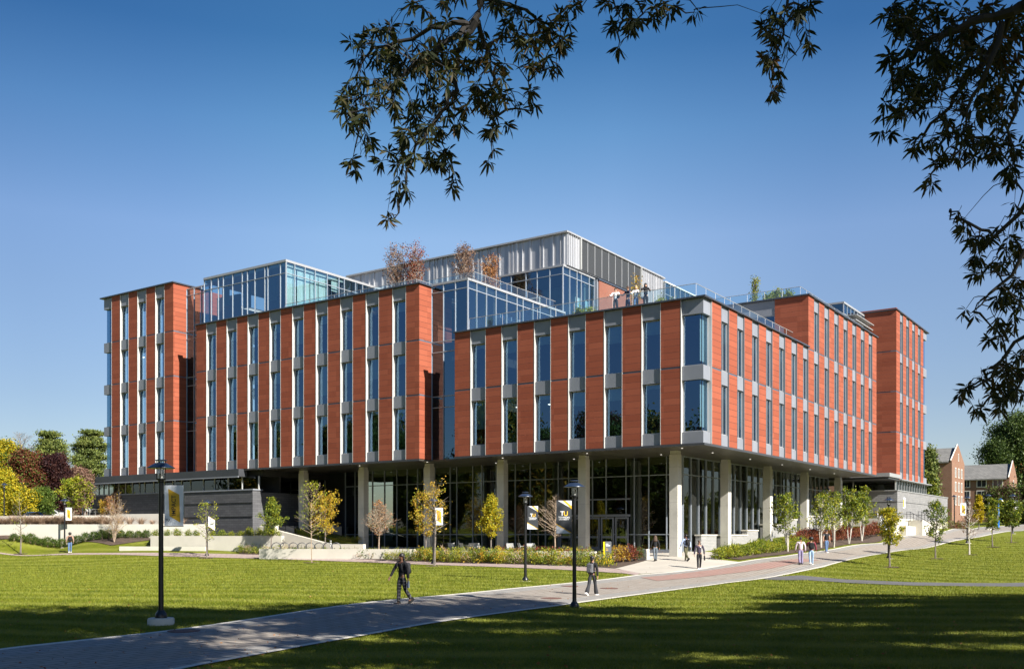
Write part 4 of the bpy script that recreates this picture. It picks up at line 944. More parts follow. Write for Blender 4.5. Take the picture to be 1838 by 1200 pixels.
# chairs
def make_chair():
    e = empty('patio_chair'); m = m_white
    s = MB(); [s.box(-.22,.22,-.22+.075*i,-.22+.075*i+.055,.44,.46) for i in range(6)]; s.build('seat', m, e)
    b = MB(); [b.box(-.22,.22,.23+.02*i,.245+.02*i,.52+.07*i,.575+.07*i) for i in range(5)]; b.build('backrest', m, e)
    for x in (-.23,.23):
        MB().tube([(x,-.22,0),(x,-.22,.44)],.014,5).build('leg', m, e); MB().tube([(x,.26,0),(x,.22,.44),(x,.33,.88)],.014,5).build('leg', m, e)
        MB().tube([(x,-.22,.44),(x,-.2,.66),(x,.27,.66)],.013,5).build('armrest', m, e)
    return e
CH = make_chair(); first = True
chl = [(811.5,73.5,1.13,.3,'white patio chair standing alone left of the others behind the low wall'),(834,72.5,1.13,2.2,'white patio chair left of the cluster of three behind the low wall'),(843,72.0,1.13,-2.6,'white patio chair in the middle of the cluster of three'),(856,72.2,1.13,.2,'white patio chair right of the cluster of three'),
 (916,70.5,1.13,.1,'white patio chair beside the yellow cone shaped tree'),(938.5,70.2,1.13,1.9,'white patio chair just left of the lamp in the middle lawn'),(947.5,70,1.13,-2.9,'white patio chair just right of the lamp in the middle lawn'),(957,70.3,1.13,.3,'white patio chair under the dark university banner'),
 (158,99.5,4.45,.4,'white chair at the left end of the upper terrace'),(166,99,4.45,1.8,'white chair second on the upper terrace'),(176,98.8,4.45,-1.2,'white chair turned sideways on the upper terrace left of the shrub'),(202,98,4.45,.2,'white chair behind the orange shrub on the upper terrace'),(222,97.2,4.45,2.6,'white chair right of the orange shrub on the upper terrace'),(229,97,4.45,.5,'white chair close to the middle bollard on the upper terrace'),(249,96.5,4.45,.1,'white chair under the green sapling on the upper terrace'),(270,95.5,4.45,1.0,'white chair right of the green sapling on the upper terrace')]
for i, (px, d, z, r, lb) in enumerate(chl):
    o = CH if i == 0 else copy_tree(CH); x, y = P(px, d); o.location = (x, y, z); o.rotation_euler = (0, 0, YAW+r); tag(o, lb, 'chair', 'white outdoor chairs')
def make_table():
    e = empty('patio_table'); MB().lathe(0,0,[(0,.70),(.38,.70),(.40,.715),(.38,.73),(0,.73)],20).build('table_top', m_white, e, True); MB().tube([(0,0,.02),(0,0,.7)],.035,8).build('stem', m_white, e); MB().lathe(0,0,[(.24,0),(.24,.015),(.05,.04),(0,.04)],16).build('base', m_white, e, True); return e
TB = make_table()
for i, (px, d, z, lb) in enumerate(((839,72.6,1.13,'round white table among the three chairs on the patio'),(952,70.6,1.13,'round white table by the chairs under the dark banner'),(171,98.9,4.45,'round white table among the chairs at the left of the upper terrace'),(240,97,4.45,'round white table beside the green sapling on the upper terrace'))):
    o = TB if i == 0 else copy_tree(TB); x, y = P(px, d); o.location = (x, y, z); tag(o, lb, 'table', 'white outdoor tables')
# bollard lights
def make_bollard():
    e = empty('bollard'); MB().lathe(0,0,[(.075,0),(.075,.86)],12).build('post', m_white, e, True); MB().lathe(0,0,[(.06,.86),(.06,.95)],12).build('light_band', m_lampglass, e, True); MB().lathe(0,0,[(.08,.95),(.08,1.0),(0,1.01)],12).build('cap', m_white, e, True); return e
BO = make_bollard()
for i, (px, d, z, h, lb) in enumerate(((148.5,102,4.45,1.15,'white post at the left end of the upper terrace, by the stone wall corner'),(159,101,4.45,1,'white post among the terrace chairs at the left'),(244,97.6,4.45,1.1,'white post left of the green sapling on the terrace'),(267,95.2,4.45,1.05,'white post just under the green sapling'),(275.5,95,4.45,1.4,'taller white post right of the green sapling'),(292.5,94.5,4.45,1,'white post just right of the nearest lamp pole'),(346,92.6,4.45,1.1,'white post right of the yellow sapling on the terrace'),(593.5,78.8,1.13,1.0,'short post behind the bicycle hoops'),(1575,101.5,4.1,1.0,'white post on the right terrace against the dark wall'),(1529,99,3.2,1,'white post among the saplings at the right podium'))):
    o = BO if i == 0 else copy_tree(BO); x, y = P(px, d); o.location = (x, y, z); o.scale = (1, 1, h); tag(o, lb, 'bollard', 'white bollards')
# cars at the left
def carpaint(name, c): n = NT(name); n.p(.25, .3); n.setc(c); n.bsdf.inputs['Coat Weight'].default_value = .6; return n.m
m_tyre = M('tyre_rubber', (.015,.015,.015), .85)
def car(px, d, z, rz, col, label, suv=0):
    x, y = P(px, d); e = empty('parked_car', (x, y, z), rz, label, 'car', 'cars parked behind the left terrace'); hh = .2 if suv else 0
    prof = [(-2.2,.35),(-2.25,.62),(-2.15,.90),(-1.3,1.0+hh*.3),(-.55,1.42+hh),(.9,1.45+hh),(1.75,1.05+hh*1.6),(2.2,.98+hh),(2.25,.55),(2.2,.32)]
    def loft(pr, w0, w1, zc):
        m = MB(); n = len(pr); wd = lambda z_: w0 if z_ < zc else w0+(w1-w0)*(z_-zc)/.5
        vs = [(p[0], -wd(p[1]), p[1]) for p in pr]+[(p[0], wd(p[1]), p[1]) for p in pr]
        return m.add(vs, [tuple(range(n)), tuple(range(2*n-1, n-1, -1))]+[(i, n+i, n+(i+1)%n, (i+1)%n) for i in range(n)])
    loft(prof, .90, .66, 1.0).build('body', col, e, bevel=.05)
    g = MB()
    for s in (-1, 1): g.add([(-1.2, s*.895, 1.03+hh*.3),(-.5, s*(.74), 1.37+hh),(.85, s*(.74), 1.38+hh),(1.55, s*.89, 1.06+hh)], [(0,1,2,3)])
    g.add([(-1.32,-.8,1.03+hh*.3),(-1.32,.8,1.03+hh*.3),(-.62,.62,1.40+hh),(-.62,-.62,1.40+hh)],[(0,1,2,3)]).add([(1.75,-.8,1.1+hh*1.5),(1.75,.8,1.1+hh*1.5),(.98,.62,1.44+hh),(.98,-.62,1.44+hh)],[(0,1,2,3)])
    g.build('windows', m_gdark, e)
    for wx in (-1.4, 1.35):
        for s in (-1, 1):
            wl = MB().tube([(wx, s*.72, .33),(wx, s*.93, .33)], .33, 18).build('wheel', m_tyre, e); MB().tube([(wx, s*.93, .33),(wx, s*.94, .33)], .2, 12).build('rim', m_lgray, wl)
    for s in (-1, 1): MB().box(-2.27,-2.2,s*.62-.16,s*.62+.16,.66,.80).build('headlight', m_lampglass, e)
    return e
car(-8, 122, 3.9, 2.6, carpaint('mid_blue_paint', (.05,.16,.36)), 'light blue car at the very left edge of the picture')
car(24, 127, 4.0, .5, carpaint('navy_paint', (.02,.03,.09)), 'dark navy car behind the tan grasses, second from the left')
car(63, 121, 3.95, .45, carpaint('blue_paint', (.02,.10,.28)), 'blue car parked left of the dark tree trunk')
car(92, 127, 4.1, .45, carpaint('white_paint', (.7,.7,.7)), 'white car with dark windows beyond the dark tree trunk', 1)
# ---------------- plants ----------------
m_bark = M('gray_bark', (.16,.135,.115), .9, 0, .3, 6, .5); m_barkd = M('dark_bark', (.035,.028,.024), .9, 0, .3, 5, .5)
m_barkl = M('pale_birch_bark', (.50,.46,.40), .8, 0, .2, 8); m_twig = M('tan_twigs', (.30,.225,.16), .9, 0, .25, 6)
LM = dict(
 green=leafmat('green_leaves', [(.045,.085,.012),(.09,.14,.02),(.15,.19,.03)]),
 ygreen=leafmat('yellow_green_leaves', [(.12,.17,.015),(.24,.27,.02),(.38,.34,.025)]),
 yellow=leafmat('yellow_leaves', [(.26,.22,.012),(.46,.35,.013),(.58,.46,.025)]),
 gold=leafmat('golden_leaves', [(.36,.20,.02),(.48,.30,.03),(.38,.31,.04)]),
 orange=leafmat('orange_brown_leaves', [(.20,.07,.03),(.33,.14,.05),(.38,.20,.07)]),
 red=leafmat('dark_red_leaves', [(.07,.022,.014),(.15,.045,.024),(.23,.085,.035)]),
 wine=leafmat('wine_leaves', [(.022,.010,.012),(.05,.018,.018),(.09,.035,.022)]),
 rust=leafmat('rusty_shrub_leaves', [(.16,.035,.02),(.26,.06,.03),(.22,.12,.04)]),
 brown=leafmat('brown_leaves', [(.15,.08,.05),(.23,.13,.09),(.27,.18,.12)]),
 pine=leafmat('pine_needles', [(.05,.075,.018),(.11,.14,.03),(.20,.215,.05)], .15),
 dark=leafmat('dark_evergreen_leaves', [(.02,.042,.010),(.045,.075,.014),(.09,.125,.022)], .2),
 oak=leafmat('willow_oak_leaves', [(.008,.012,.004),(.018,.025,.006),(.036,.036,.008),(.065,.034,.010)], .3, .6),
 grass=leafmat('tan_grass_blades', [(.33,.22,.14),(.48,.35,.25),(.55,.42,.31)], .3),
 ggrass=leafmat('green_grass_blades', [(.10,.14,.02),(.20,.22,.035),(.34,.31,.07)], .3),
 tuft=leafmat('lawn_blades', [(.070,.105,.006),(.155,.185,.010),(.26,.265,.030)], .35))
def stripe_tuft():
    m = LM['tuft']; t = m.node_tree; cr = [n_ for n_ in t.nodes if n_.type == 'VALTORGB'][0]; n = NT('x'); bpy.data.materials.remove(n.m); n.m = m; n.t = t
    x, y, z = n.sep(n.pos()); wob = n.math('MULTIPLY', n.noise(.05, 2, n.pos()), 5)
    s = n.math('SINE', n.math('MULTIPLY', n.math('ADD', n.math('ADD', n.math('MULTIPLY', x, -.42), n.math('MULTIPLY', y, .907)), wob), 2.5))
    c = n.mix(n.maprange(s, -.2, 1, 0, .55), cr.outputs[0], (.30, .31, .06))
    for l in list(cr.outputs[0].links):
        if l.to_socket.name in ('Base Color', 'Color') and l.to_node.type != 'MIX': so_ = l.to_socket; t.links.remove(l); t.links.new(c, so_)
stripe_tuft()
def leaf_arrays(pts, k, spread, size, aspect, rs, up=.3, flat=False, droop=0, oval=False):
    pts = np.asarray(pts, float).reshape(-1, 3); N = len(pts)*k
    c = np.repeat(pts, k, 0)+rs.normal(0, 1, (N, 3))*spread
    d = rs.normal(0, 1, (N, 3)); d[:, 2] += up-droop; d /= np.linalg.norm(d, axis=1, keepdims=True)
    if flat: d[:, 2] *= .3
    q = rs.normal(0, 1, (N, 3)); s = np.cross(d, q); s /= np.linalg.norm(s, axis=1, keepdims=True)+1e-9
    L = size*rs.uniform(.65, 1.3, (N, 1)); W = L*aspect
    if oval:
        V = np.stack([c, c+d*L*.3+s*W*.5, c+d*L*.7+s*W*.42, c+d*L, c+d*L*.7-s*W*.42, c+d*L*.3-s*W*.5], 1).reshape(-1, 3)
        F = np.arange(N*6).reshape(-1, 6)
    else:
        V = np.stack([c, c+d*L*.45+s*W*.5, c+d*L, c+d*L*.45-s*W*.5], 1).reshape(-1, 3); F = np.arange(N*4).reshape(-1, 4)
    return V, F
def leaf_obj(name, V, F, mat, parent=None): return link_mesh(name, np_mesh(name, V, F), mat, parent)
SH = dict(bough=lambda t: (1-t)**.5*(.5+.5*abs(math.sin(t*11))),cone=lambda t: (1-t)**.8*(min(1, t*6+.25)), oval=lambda t: math.sin(math.pi*min(1, t*.9+.1))**.6, round=lambda t: math.sqrt(max(0, 1-(2*t-1)**2))*.95+.05,
          vase=lambda t: .35+.65*math.sin(math.pi*min(1, .15+.62*t)), column=lambda t: .75 if t < .8 else .75*(1-(t-.8)*4), pine=lambda t: (1-t)**.55*(.55+.45*math.sin(t*23)**2))
def skeleton(rs, H, h0, R, shape, nb, tr, rise=.5, fan=1, even=0, layers=0, sub=5, stems=1, lean=.0, curve=.25, segs=4, tw=.006):
    "trunk and branches in local space; returns wood and twig points"
    w = MB(); tips = []; f = SH[shape]
    for s in range(stems):
        az0 = rs.uniform(0, 6.28); ln = (.28*fan if stems > 1 else lean)*rs.uniform(.5, 1.2)
        top = H*(1 if s == 0 else rs.uniform(.75, 1)); tp = []
        ph = rs.uniform(0, 6)
        for i in range(7):
            t = i/6; z = top*t; o = ln*R*t**.7 + .0; tp.append(Vector((math.cos(az0)*o+.02*H*math.sin(ph+t*5)*t, math.sin(az0)*o+.02*H*math.cos(ph*2+t*4)*t, z)))
        r0 = tr*(1 if stems == 1 else .6)
        w.tube(tp, [r0*(1.25 if i == 0 else 1-.93*i/6)+.004 for i in range(7)], 7 if tr > .1 else 5)
        def tpt(z):
            t = min(.999, max(0, z/top))*6; i = int(t); return tp[i].lerp(tp[i+1], t-i)
        for b in range(nb//stems):
            t = (b+rs.uniform(0, 1))/(nb//stems)
            if layers: t = min(.98, (math.floor(t*layers)+.5+rs.uniform(-.12, .12))/layers)
            z = h0+(top-h0)*t*.97; p = tpt(z); az = b*2.4+rs.uniform(-.5, .5)+s; Lb = R*f(t)*(rs.uniform(.62, 1.2) if not even else rs.uniform(.85, 1.08))
            if Lb < .05: Lb = .05
            ri = rise*(.5+1.0*t)+rs.uniform(-.15, .15); d = Vector((math.cos(az), math.sin(az), ri)).normalized()
            pts = [p]; q = p.copy(); dd = d.copy()
            for i in range(segs):
                dd = (dd+Vector((rs.normal(0, .1), rs.normal(0, .1), curve*rs.uniform(.2, 1)*(1/segs)*2))).normalized(); q = q+dd*(Lb/segs); pts.append(q.copy())
            rb = max(tw, r0*(1-t)*.38+tw); w.tube(pts, [rb*(1-.8*i/segs) for i in range(segs+1)], 4, caps=False)
            for j in range(sub):
                u = rs.uniform(.25, 1); k = min(segs-1, int(u*segs)); a = pts[k].lerp(pts[k+1], u*segs-k)
                sd = (dd+Vector(rs.normal(0, .75, 3))).normalized(); sd.z = sd.z*.7+.12; L2 = Lb*(.22+.35*(1-u))*rs.uniform(.6, 1.2)+.03*H*.3
                m_ = a+sd*L2*.5; e_ = a+sd*L2+Vector((0, 0, .05*L2)); w.tube([a, m_, e_], [tw*.8, tw*.6, tw*.35], 3, caps=False)
                tips += [tuple(m_), tuple(e_), tuple(a.lerp(m_, .6))]
            tips.append(tuple(pts[-1]))
    return w, np.array(tips)
def tree(name, loc, seed, H, h0, R, shape, nb, tr, leaf, k, spread, size, label, cat='tree', group=None, aspect=.55, bark=None, keep=1, fol='crown', second=None, rz=0, **kw):
    rs = np.random.RandomState(seed); e = empty(name, loc, rz, label, cat, group)
    w, tips = skeleton(rs, H, h0, R, shape, nb, tr, **kw); w.build('trunk', bark or m_bark, e, True)
    if leaf and k:
        if keep < 1: tips = tips[rs.rand(len(tips)) < keep]
        V, F = leaf_arrays(tips, k, spread, size, aspect, rs); o = leaf_obj(fol, V, F, LM[leaf], e)
        if second:
            m2 = rs.rand(len(F)) < second[1]; o.data.materials.append(LM[second[0]]); o.data.polygons.foreach_set('material_index', m2.astype(np.int32))
    return e
def tbase(px, py): return G(px, py)
def hgt(loc, py_top):
    d = (loc[0]-CAM[0])*FW[0]+(loc[1]-CAM[1])*FW[1]; return ZH(py_top, d)-loc[2], d/FPX
SG = 'young trees on the lawns and plaza'
def sapling(px, pyb, pyt, wpx, shape, leaf, k, label, seed, h0f=.3, loc=None, nb=26, size=.13, spread=.09, keep=1, stems=1, bark=None, second=None, rise=.7, sub=5, tw=.006, tr=None, mul=1, even=0):
    l = loc or tbase(px, pyb); H, s = hgt(l, pyt)
    e = tree('young_tree', l, seed, H, H*h0f, wpx*s*.62, shape, nb, tr or .032+.006*H, leaf, k, spread, size, label, 'tree', SG, keep=keep, stems=stems, bark=bark, second=second, rise=rise, sub=sub, tw=tw, lean=.05, even=even)
    if pyb: MB().lathe(0,0,[(.0,.03),(.5,.03),(.62,.0),(.5,-.05)],20).build('mulch_ring', m_mulch, e)
    return e
sapling(37, 993, 882, 34, 'oval', 'ygreen', 2, 'nearly bare sapling with a few yellow leaves on the far left lawn', 1, .25, keep=.22, nb=20)
sapling(371, 1001, 905, 46, 'oval', 'ygreen', 3, 'thin sapling with scattered green leaves just left of the sloping steps, on the side path', 2, .3, keep=.45, nb=22)
sapling(559.5, 1009, 868, 62, 'oval', 'ygreen', 2, 'tall thin half bare sapling in front of the bicycle hoops', 3, .33, keep=.4, nb=40, bark=m_twig, tr=.035)
sapling(779.5, 1015.5, 866, 60, 'oval', 'gold', 2, 'almost bare sapling right behind the lamp with the gold banner on the side path', 4, .35, keep=.35, nb=30)
def pat(px, d, z=1.13): x, y = P(px, d); return (x, y, z)
sapling(764, 0, 893, 62, 'round', 'gold', 6, 'bushy golden tree behind the lamp with the gold banner', 5, .3, loc=pat(764, 72.3), nb=34, second=('ygreen', .3))
sapling(487, 0, 894, 46, 'cone', 'ygreen', 8, 'dense green cone shaped tree at the left end of the bicycle hoops', 6, .36, loc=pat(487, 79.5), nb=40, second=('green', .55))
sapling(583, 0, 905, 50, 'vase', 'gold', 5, 'golden leaved tree behind the half bare sapling at the bicycle hoops', 7, .36, loc=pat(583, 77), nb=34, second=('yellow', .3), rise=1.0)
sapling(680, 0, 898, 64, 'cone', 'orange', 1, 'bare conical tree with a few rusty leaves between two columns', 8, .34, loc=pat(680, 74.5), nb=110, keep=.15, bark=m_twig, sub=9, tw=.011, even=1)
sapling(881, 0, 889, 50, 'cone', 'yellow', 9, 'bright yellow cone shaped tree in front of the column', 9, .32, loc=pat(881, 70.5), nb=46, second=('ygreen', .35))
sapling(997, 0, 884, 78, 'cone', None, 0, 'completely bare conical tree behind the two dark banners', 10, .30, loc=pat(997, 69, 1.0), nb=72, bark=m_twig, sub=7, tw=.011, even=1)
sapling(264, 0, 864, 38, 'oval', 'ygreen', 8, 'small bright green sapling on the upper terrace left of the nearest lamp', 11, .25, loc=pat(264, 98, 4.45), nb=24, size=.17, second=('green', .3))
sapling(327, 0, 864, 32, 'oval', 'yellow', 9, 'small bright yellow sapling on the upper terrace right of the nearest banner', 12, .32, loc=pat(327, 95, 4.45), nb=26, size=.17)
sapling(131, 0, 864, 46, 'oval', 'ygreen', 7, 'yellow green tree above the person at the left', 13, .2, loc=pat(131, 97.5, 4.45), nb=30, size=.2)
sapling(151, 0, 868, 36, 'oval', 'ygreen', 5, 'yellow green tree touching the left corner of the stone podium', 14, .2, loc=pat(152, 97.3, 4.45), nb=26, size=.2, second=('brown', .4))
MS = dict(stems=4, bark=m_barkl, rise=.9, keep=.62, tr=.075)
sapling(1414, 0, 889, 58, 'column', 'ygreen', 6, 'leftmost of the white stemmed green saplings by the right columns', 15, .28, loc=G(1414, 990), nb=36, second=('green', .3), size=.16, **MS)
sapling(1474, 0, 890, 52, 'column', 'ygreen', 5, 'white stemmed green sapling just left of the lamp with the white banner', 16, .3, loc=G(1474, 983), nb=36, second=('green', .3), size=.17, **MS)
sapling(1496, 0, 888, 52, 'column', 'ygreen', 5, 'white stemmed green sapling directly right of the lamp with the white banner', 17, .3, loc=G(1497, 982), nb=36, second=('green', .3), size=.17, **MS)
sapling(1524, 0, 884, 60, 'column', 'ygreen', 7, 'fullest of the white stemmed green saplings, above the red shrubs', 18, .3, loc=G(1524, 976), nb=44, second=('green', .4), size=.18, **MS)
sapling(1546, 0, 871, 50, 'cone', 'ygreen', 6, 'tallest and rightmost of the white stemmed green saplings', 19, .3, loc=G(1547, 971), nb=40, second=('green', .4), size=.18, **MS)
sapling(1597, 1017, 916, 40, 'oval', 'yellow', 9, 'bushy yellow green sapling nearest on the right lawn', 20, .38, nb=34, second=('ygreen', .55), size=.12)
sapling(1679, 1002, 903, 40, 'oval', 'green', 5, 'green sapling with a leaning top on the right lawn', 21, .32, nb=28, second=('ygreen', .4), size=.14)
sapling(1740, 995, 903, 34, 'oval', 'brown', 1, 'bare pale sapling beside the lamp at the walk edge on the far right', 22, .3, nb=30, keep=.3, bark=m_barkl, sub=7, tw=.01)
sapling(1781.5, 981, 897, 32, 'oval', 'green', 5, 'green and yellow sapling in front of the blue pole', 23, .36, nb=28, second=('ygreen', .5), size=.17)
sapling(1815, 973, 902, 32, 'oval', 'green', 6, 'rounded green sapling in front of the rightmost lamp', 24, .36, nb=28, second=('ygreen', .4), size=.18)
sapling(1757, 0, 889, 20, 'cone', 'yellow', 10, 'narrow yellow tree in front of the dark crabapple at the far right', 25, .25, loc=pat(1757, 128, 3.2), nb=34, size=.26)
# big trees
def big(px, d, z, pyt, wpx, shape, leaf, k, size, seed, label, h0f=.2, nb=70, sub=9, spread=None, second=None, keep=1, rise=.45, bark=None, group='tall trees around the campus', tr=None, name='tree', **kw):
    x, y = P(px, d); H = ZH(pyt, d)-z; R = wpx*d/FPX*.5
    return tree(name, (x, y, z), seed, H, H*h0f, R, shape, nb, tr or .02*H, leaf, k, spread or size*1.35, size, label, 'tree', group, bark=bark or m_barkd, second=second, keep=keep, rise=rise, sub=sub, tw=.02, **kw)
big(4, 135, 4, 800, 70, 'round', 'yellow', 14, .27, 31, 'large yellow tree cut by the left edge of the picture', .15, second=('green', .4))
big(-38, 140, 4, 800, 70, 'round', 'ygreen', 12, .5, 32, 'yellow green tree just beyond the left picture edge', .15)
big(44, 128, 4, 818, 62, 'round', 'red', 22, .25, 33, 'dark red maple at the left among the yellow trees', .2, second=('green', .25))
big(100, 130, 4, 826, 62, 'round', 'wine', 24, .26, 34, 'very dark wine coloured tree with a forked dark trunk, above the parked cars', .16)
big(142, 136, 4, 850, 50, 'round', 'brown', 14, .26, 35, 'pinkish brown thinly leaved tree left of the building', .2)
big(92, 175, 4.3, 772, 78, 'bough', 'pine', 24, .34, 36, 'broad green pine behind the wine coloured tree', .15, nb=66, spread=(.6,.6,.16), rise=.3, name='pine_tree', layers=11)
e = big(163, 160, 4.2, 770, 84, 'bough', 'pine', 24, .30, 37, 'green pine with layered flat boughs touching the left side of the building', .36, nb=54, spread=(.5,.5,.11), rise=.10, name='pine_tree', layers=9)
big(40, 190, 4.3, 776, 64, 'round', None, 0, .3, 38, 'leafless gray tree behind the yellow and red trees at the left', .3, nb=80, bark=m_bark, sub=9)
big(40, 122, 3.9, 886, 46, 'round', 'yellow', 14, .22, 39, 'low bright yellow bushy tree above the blue parked car', .1, nb=50, second=('green', .3))
big(10, 119, 3.9, 850, 38, 'round', 'yellow', 13, .22, 40, 'yellow tree behind the lamp at the far left edge', .1, nb=50, second=('ygreen', .4))
big(75, 124, 3.9, 884, 36, 'round', 'green', 12, .24, 41, 'small olive green tree between the parked cars and the wine tree', .1, nb=40, second=('green', .4))
big(1665, 150, 4.4, 808, 16, 'oval', 'pine', 9, .36, 42, 'green evergreen squeezed between the terracotta tower and the brick house', .1, nb=60, name='pine_tree')
big(1669, 146, 4.4, 855, 20, 'oval', 'pine', 9, .34, 43, 'lower yellowish evergreen at the foot of the brick house', .05, nb=50, name='pine_tree', second=('ygreen', .2))
big(1834, 262, 5, 762, 116, 'round', 'dark', 20, .58, 44, 'large dark evergreen rising behind the lower brick house at the right', .25, nb=90, spread=1.1, sub=10)
big(1790, 258, 5, 800, 60, 'round', 'dark', 14, .5, 45, 'smaller dark evergreen crown left of the largest one behind the brick houses', .3, nb=60, spread=.9)
big(1800, 150, 4.3, 890, 76, 'round', 'wine', 16, .26, 46, 'wide crabapple tree with dark reddish leaves below the lower brick house', .12, nb=70, second=('green', .45))
big(1866, 160, 4.3, 838, 52, 'round', 'orange', 12, .42, 47, 'dark orange and green tree cut by the right edge of the picture', .15, nb=60, second=('dark', .6))
big(1850, 150, 4.3, 885, 60, 'round', 'dark', 12, .42, 48, 'dark green bushy tree at the lower right edge beyond the walk', .05, nb=50, second=('green', .4))
# rooftop shrubs
def roofshrub(px, u_or_v, z, pyt, wpx, leaf, seed, label, k=4, keep=.7, stems=7, bark=None, size=.15):
    x, y = P(px, u_or_v); H = ZH(pyt, u_or_v)-z; R = wpx*u_or_v/FPX*.5
    return tree('rooftop_shrub', (x, y, z), seed, H, H*.3, R, 'vase', 84, .04, leaf, k, .14, size, label, 'shrub', 'shrubs on the roof terraces', bark=bark or m_twig, keep=keep, stems=stems, rise=1.0, sub=5, tw=.014, fan=1.5)
roofshrub(711, 84.5, 21.1, 452, 46, 'red', 51, 'reddish brown roof shrub, left half of the pair nearest the left glass pavilion', 6, second=None) if False else roofshrub(711, 84.5, 21.1, 452, 54, 'brown', 51, 'reddish brown roof shrub, left one of the touching pair near the left glass pavilion', 3, .55)
roofshrub(743, 83.5, 21.1, 447, 50, 'rust', 52, 'roof shrub with pale stems and red leaves, right one of the touching pair', 3, .5)
roofshrub(834, 86.5, 21.1, 447, 46, 'brown', 53, 'brown leaved roof shrub left of the upper glass box', 4, keep=.6)
roofshrub(881, 87.5, 21.1, 461, 36, 'orange', 54, 'smaller brown roof shrub touching the left edge of the upper glass box', 4, keep=.6)
roofshrub(1355, 84.5, 21.1, 503, 15, 'ygreen', 55, 'slim yellow green sapling on the rear right roof terrace', 1, .5, 1, m_bark)
for i, (px, py, w_) in enumerate(((1393, 527, 22), (1412, 530, 22), (1378, 533, 14))): roofshrub(px, 83.5, 21.1, py, w_, 'ygreen', 56+i, ['leafy plant in the middle behind the glass rail of the rear right roof','leafy plant on the right behind the glass rail of the rear right roof','small leafy plant on the left behind the glass rail of the rear right roof'][i], 3, .4, 4, m_bark)
roofshrub(1142, 72.5, 17.1, 498, 20, 'gold', 60, 'thin sapling on the roof terrace between the standing people', 2, .2, 2, m_bark)
for i, (px, py, w_) in enumerate(((1185, 538, 16), (1060, 556, 14), (1040, 560, 12), (1207, 540, 10))): roofshrub(px, 68.5, 17.1, py, w_, 'ygreen', 61+i, ['low green plant on the roof right of the four people','low green plant on the roof left of the brick wall','low green plant on the roof below the upper glass box','small green plant near the front roof corner'][i], 3, .5, 4, m_bark, .11)
# shrubs and hedges
def shrub_proto(seed, R, H, leaf, n, k, size, second=None, stems=True, aspect=.6):
    rs = np.random.RandomState(seed); e = empty('shrub'); w = MB()
    for i in range(9):
        a = rs.uniform(0, 6.28); r = R*rs.uniform(.3, .85); w.tube([(0,0,0),(math.cos(a)*r*.5, math.sin(a)*r*.5, H*.5),(math.cos(a)*r, math.sin(a)*r, H*rs.uniform(.65,.95))], [.014,.009,.004], 4)
    w.build('stem', m_twig, e)
    a = rs.uniform(0, 6.28, n); r = R*rs.uniform(.2, 1, n)**.6; z = H*rs.uniform(.18, 1, n); rr = r*np.sqrt(np.clip(1-((z/H-.45)/.6)**2, 0.05, 1))
    V, F = leaf_arrays(np.stack([np.cos(a)*rr, np.sin(a)*rr, z], -1), k, size*.8, size, aspect, rs, .6); o = leaf_obj('foliage', V, F, LM[leaf], e)
    if second: m2 = rs.rand(len(F)) < second[1]; o.data.materials.append(LM[second[0]]); o.data.polygons.foreach_set('material_index', m2.astype(np.int32))
    return e
def place(proto, used, loc, label, group, cat, s=1, rz=0):
    o = copy_tree(proto) if used else proto; o.location = loc; o.scale = (s, s, s*random.uniform(.9, 1.1)); o.rotation_euler = (0,0,rz); return tag(o, label, cat, group)
random.seed(4)
hp = shrub_proto(71, .42, .72, 'green', 150, 8, .075, ('dark', .35)); n_ = 0
hx = [25,40,55,64.5,74.5,86,97,111,128,139.5,153,169,184,197,216,233,249,264]
for i, px in enumerate(hx):
    d = 90.6-.0045*px; x, y = P(px, d); place(hp, i, (x, y, terr(x, y)), ordn(i, len(hx), '', 'the dark green shrubs below the long pale wall'), 'dark green shrubs in a row at the left wall', 'shrub', random.uniform(.9, 1.15), random.uniform(0, 6))
def tuft_proto(seed, R, H, mat, n, name='ornamental_grass', w=.012, lean=.5, part='blades'):
    rs = np.random.RandomState(seed); e = empty(name); V = []; F = []
    for i in range(n):
        a = rs.uniform(0, 6.28); r0 = R*.25*rs.rand(); l = R*lean*rs.uniform(.3, 1.3); h = H*rs.uniform(.6, 1.05); b = len(V); ca, sa = math.cos(a), math.sin(a)
        for t, ww in ((0, 1), (.4, .9), (.75, .6), (1, .1)):
            rr = r0+l*t*t*1.5; z = h*(t-.18*t**3); V += [(ca*rr-sa*w*ww, sa*rr+ca*w*ww, z), (ca*rr+sa*w*ww, sa*rr-ca*w*ww, z)]
        F += [(b+2*j, b+2*j+1, b+2*j+3, b+2*j+2) for j in range(3)]
    leaf_obj(part, V, F, mat, e); return e
gp = tuft_proto(72, .75, 1.05, LM['grass'], 150, w=.012, lean=.75)
gi = 0
NG = 56
for i in range(NG):
    px = -30+(4.7*i if i < 48 else 4.7*48+(i-48)*19)+random.uniform(-2, 2); d = 93.4-.0125*px+random.uniform(.1, .6)
    if 351 < px: d = 89.9
    x, y = P(px, d); place(gp, gi, (x, y, 3.42), 'tan ornamental grass tuft '+ordn(gi, NG, '', 'the row above the long wall'), 'tan ornamental grasses along the upper wall', 'grass', random.uniform(.85, 1.25) if px < 260 else random.uniform(.6, .8), random.uniform(0, 6)); gi += 1
yp = shrub_proto(73, .40, .55, 'ygreen', 90, 7, .085, ('green', .4)); gi = 0
for i, px in enumerate((280, 300, 318, 338, 352, 380, 398, 415, 432, 448, 465, 480, 494)):
    d = 86.5-.0225*(px-272); x, y = P(px, d); place(yp, i, (x, y, 2.4), ordn(i, 13, '', 'the leafy plants on the wall left of the hoops'), 'green plants in a row on the second wall', 'shrub', random.uniform(.8, 1.2), random.uniform(0, 6))
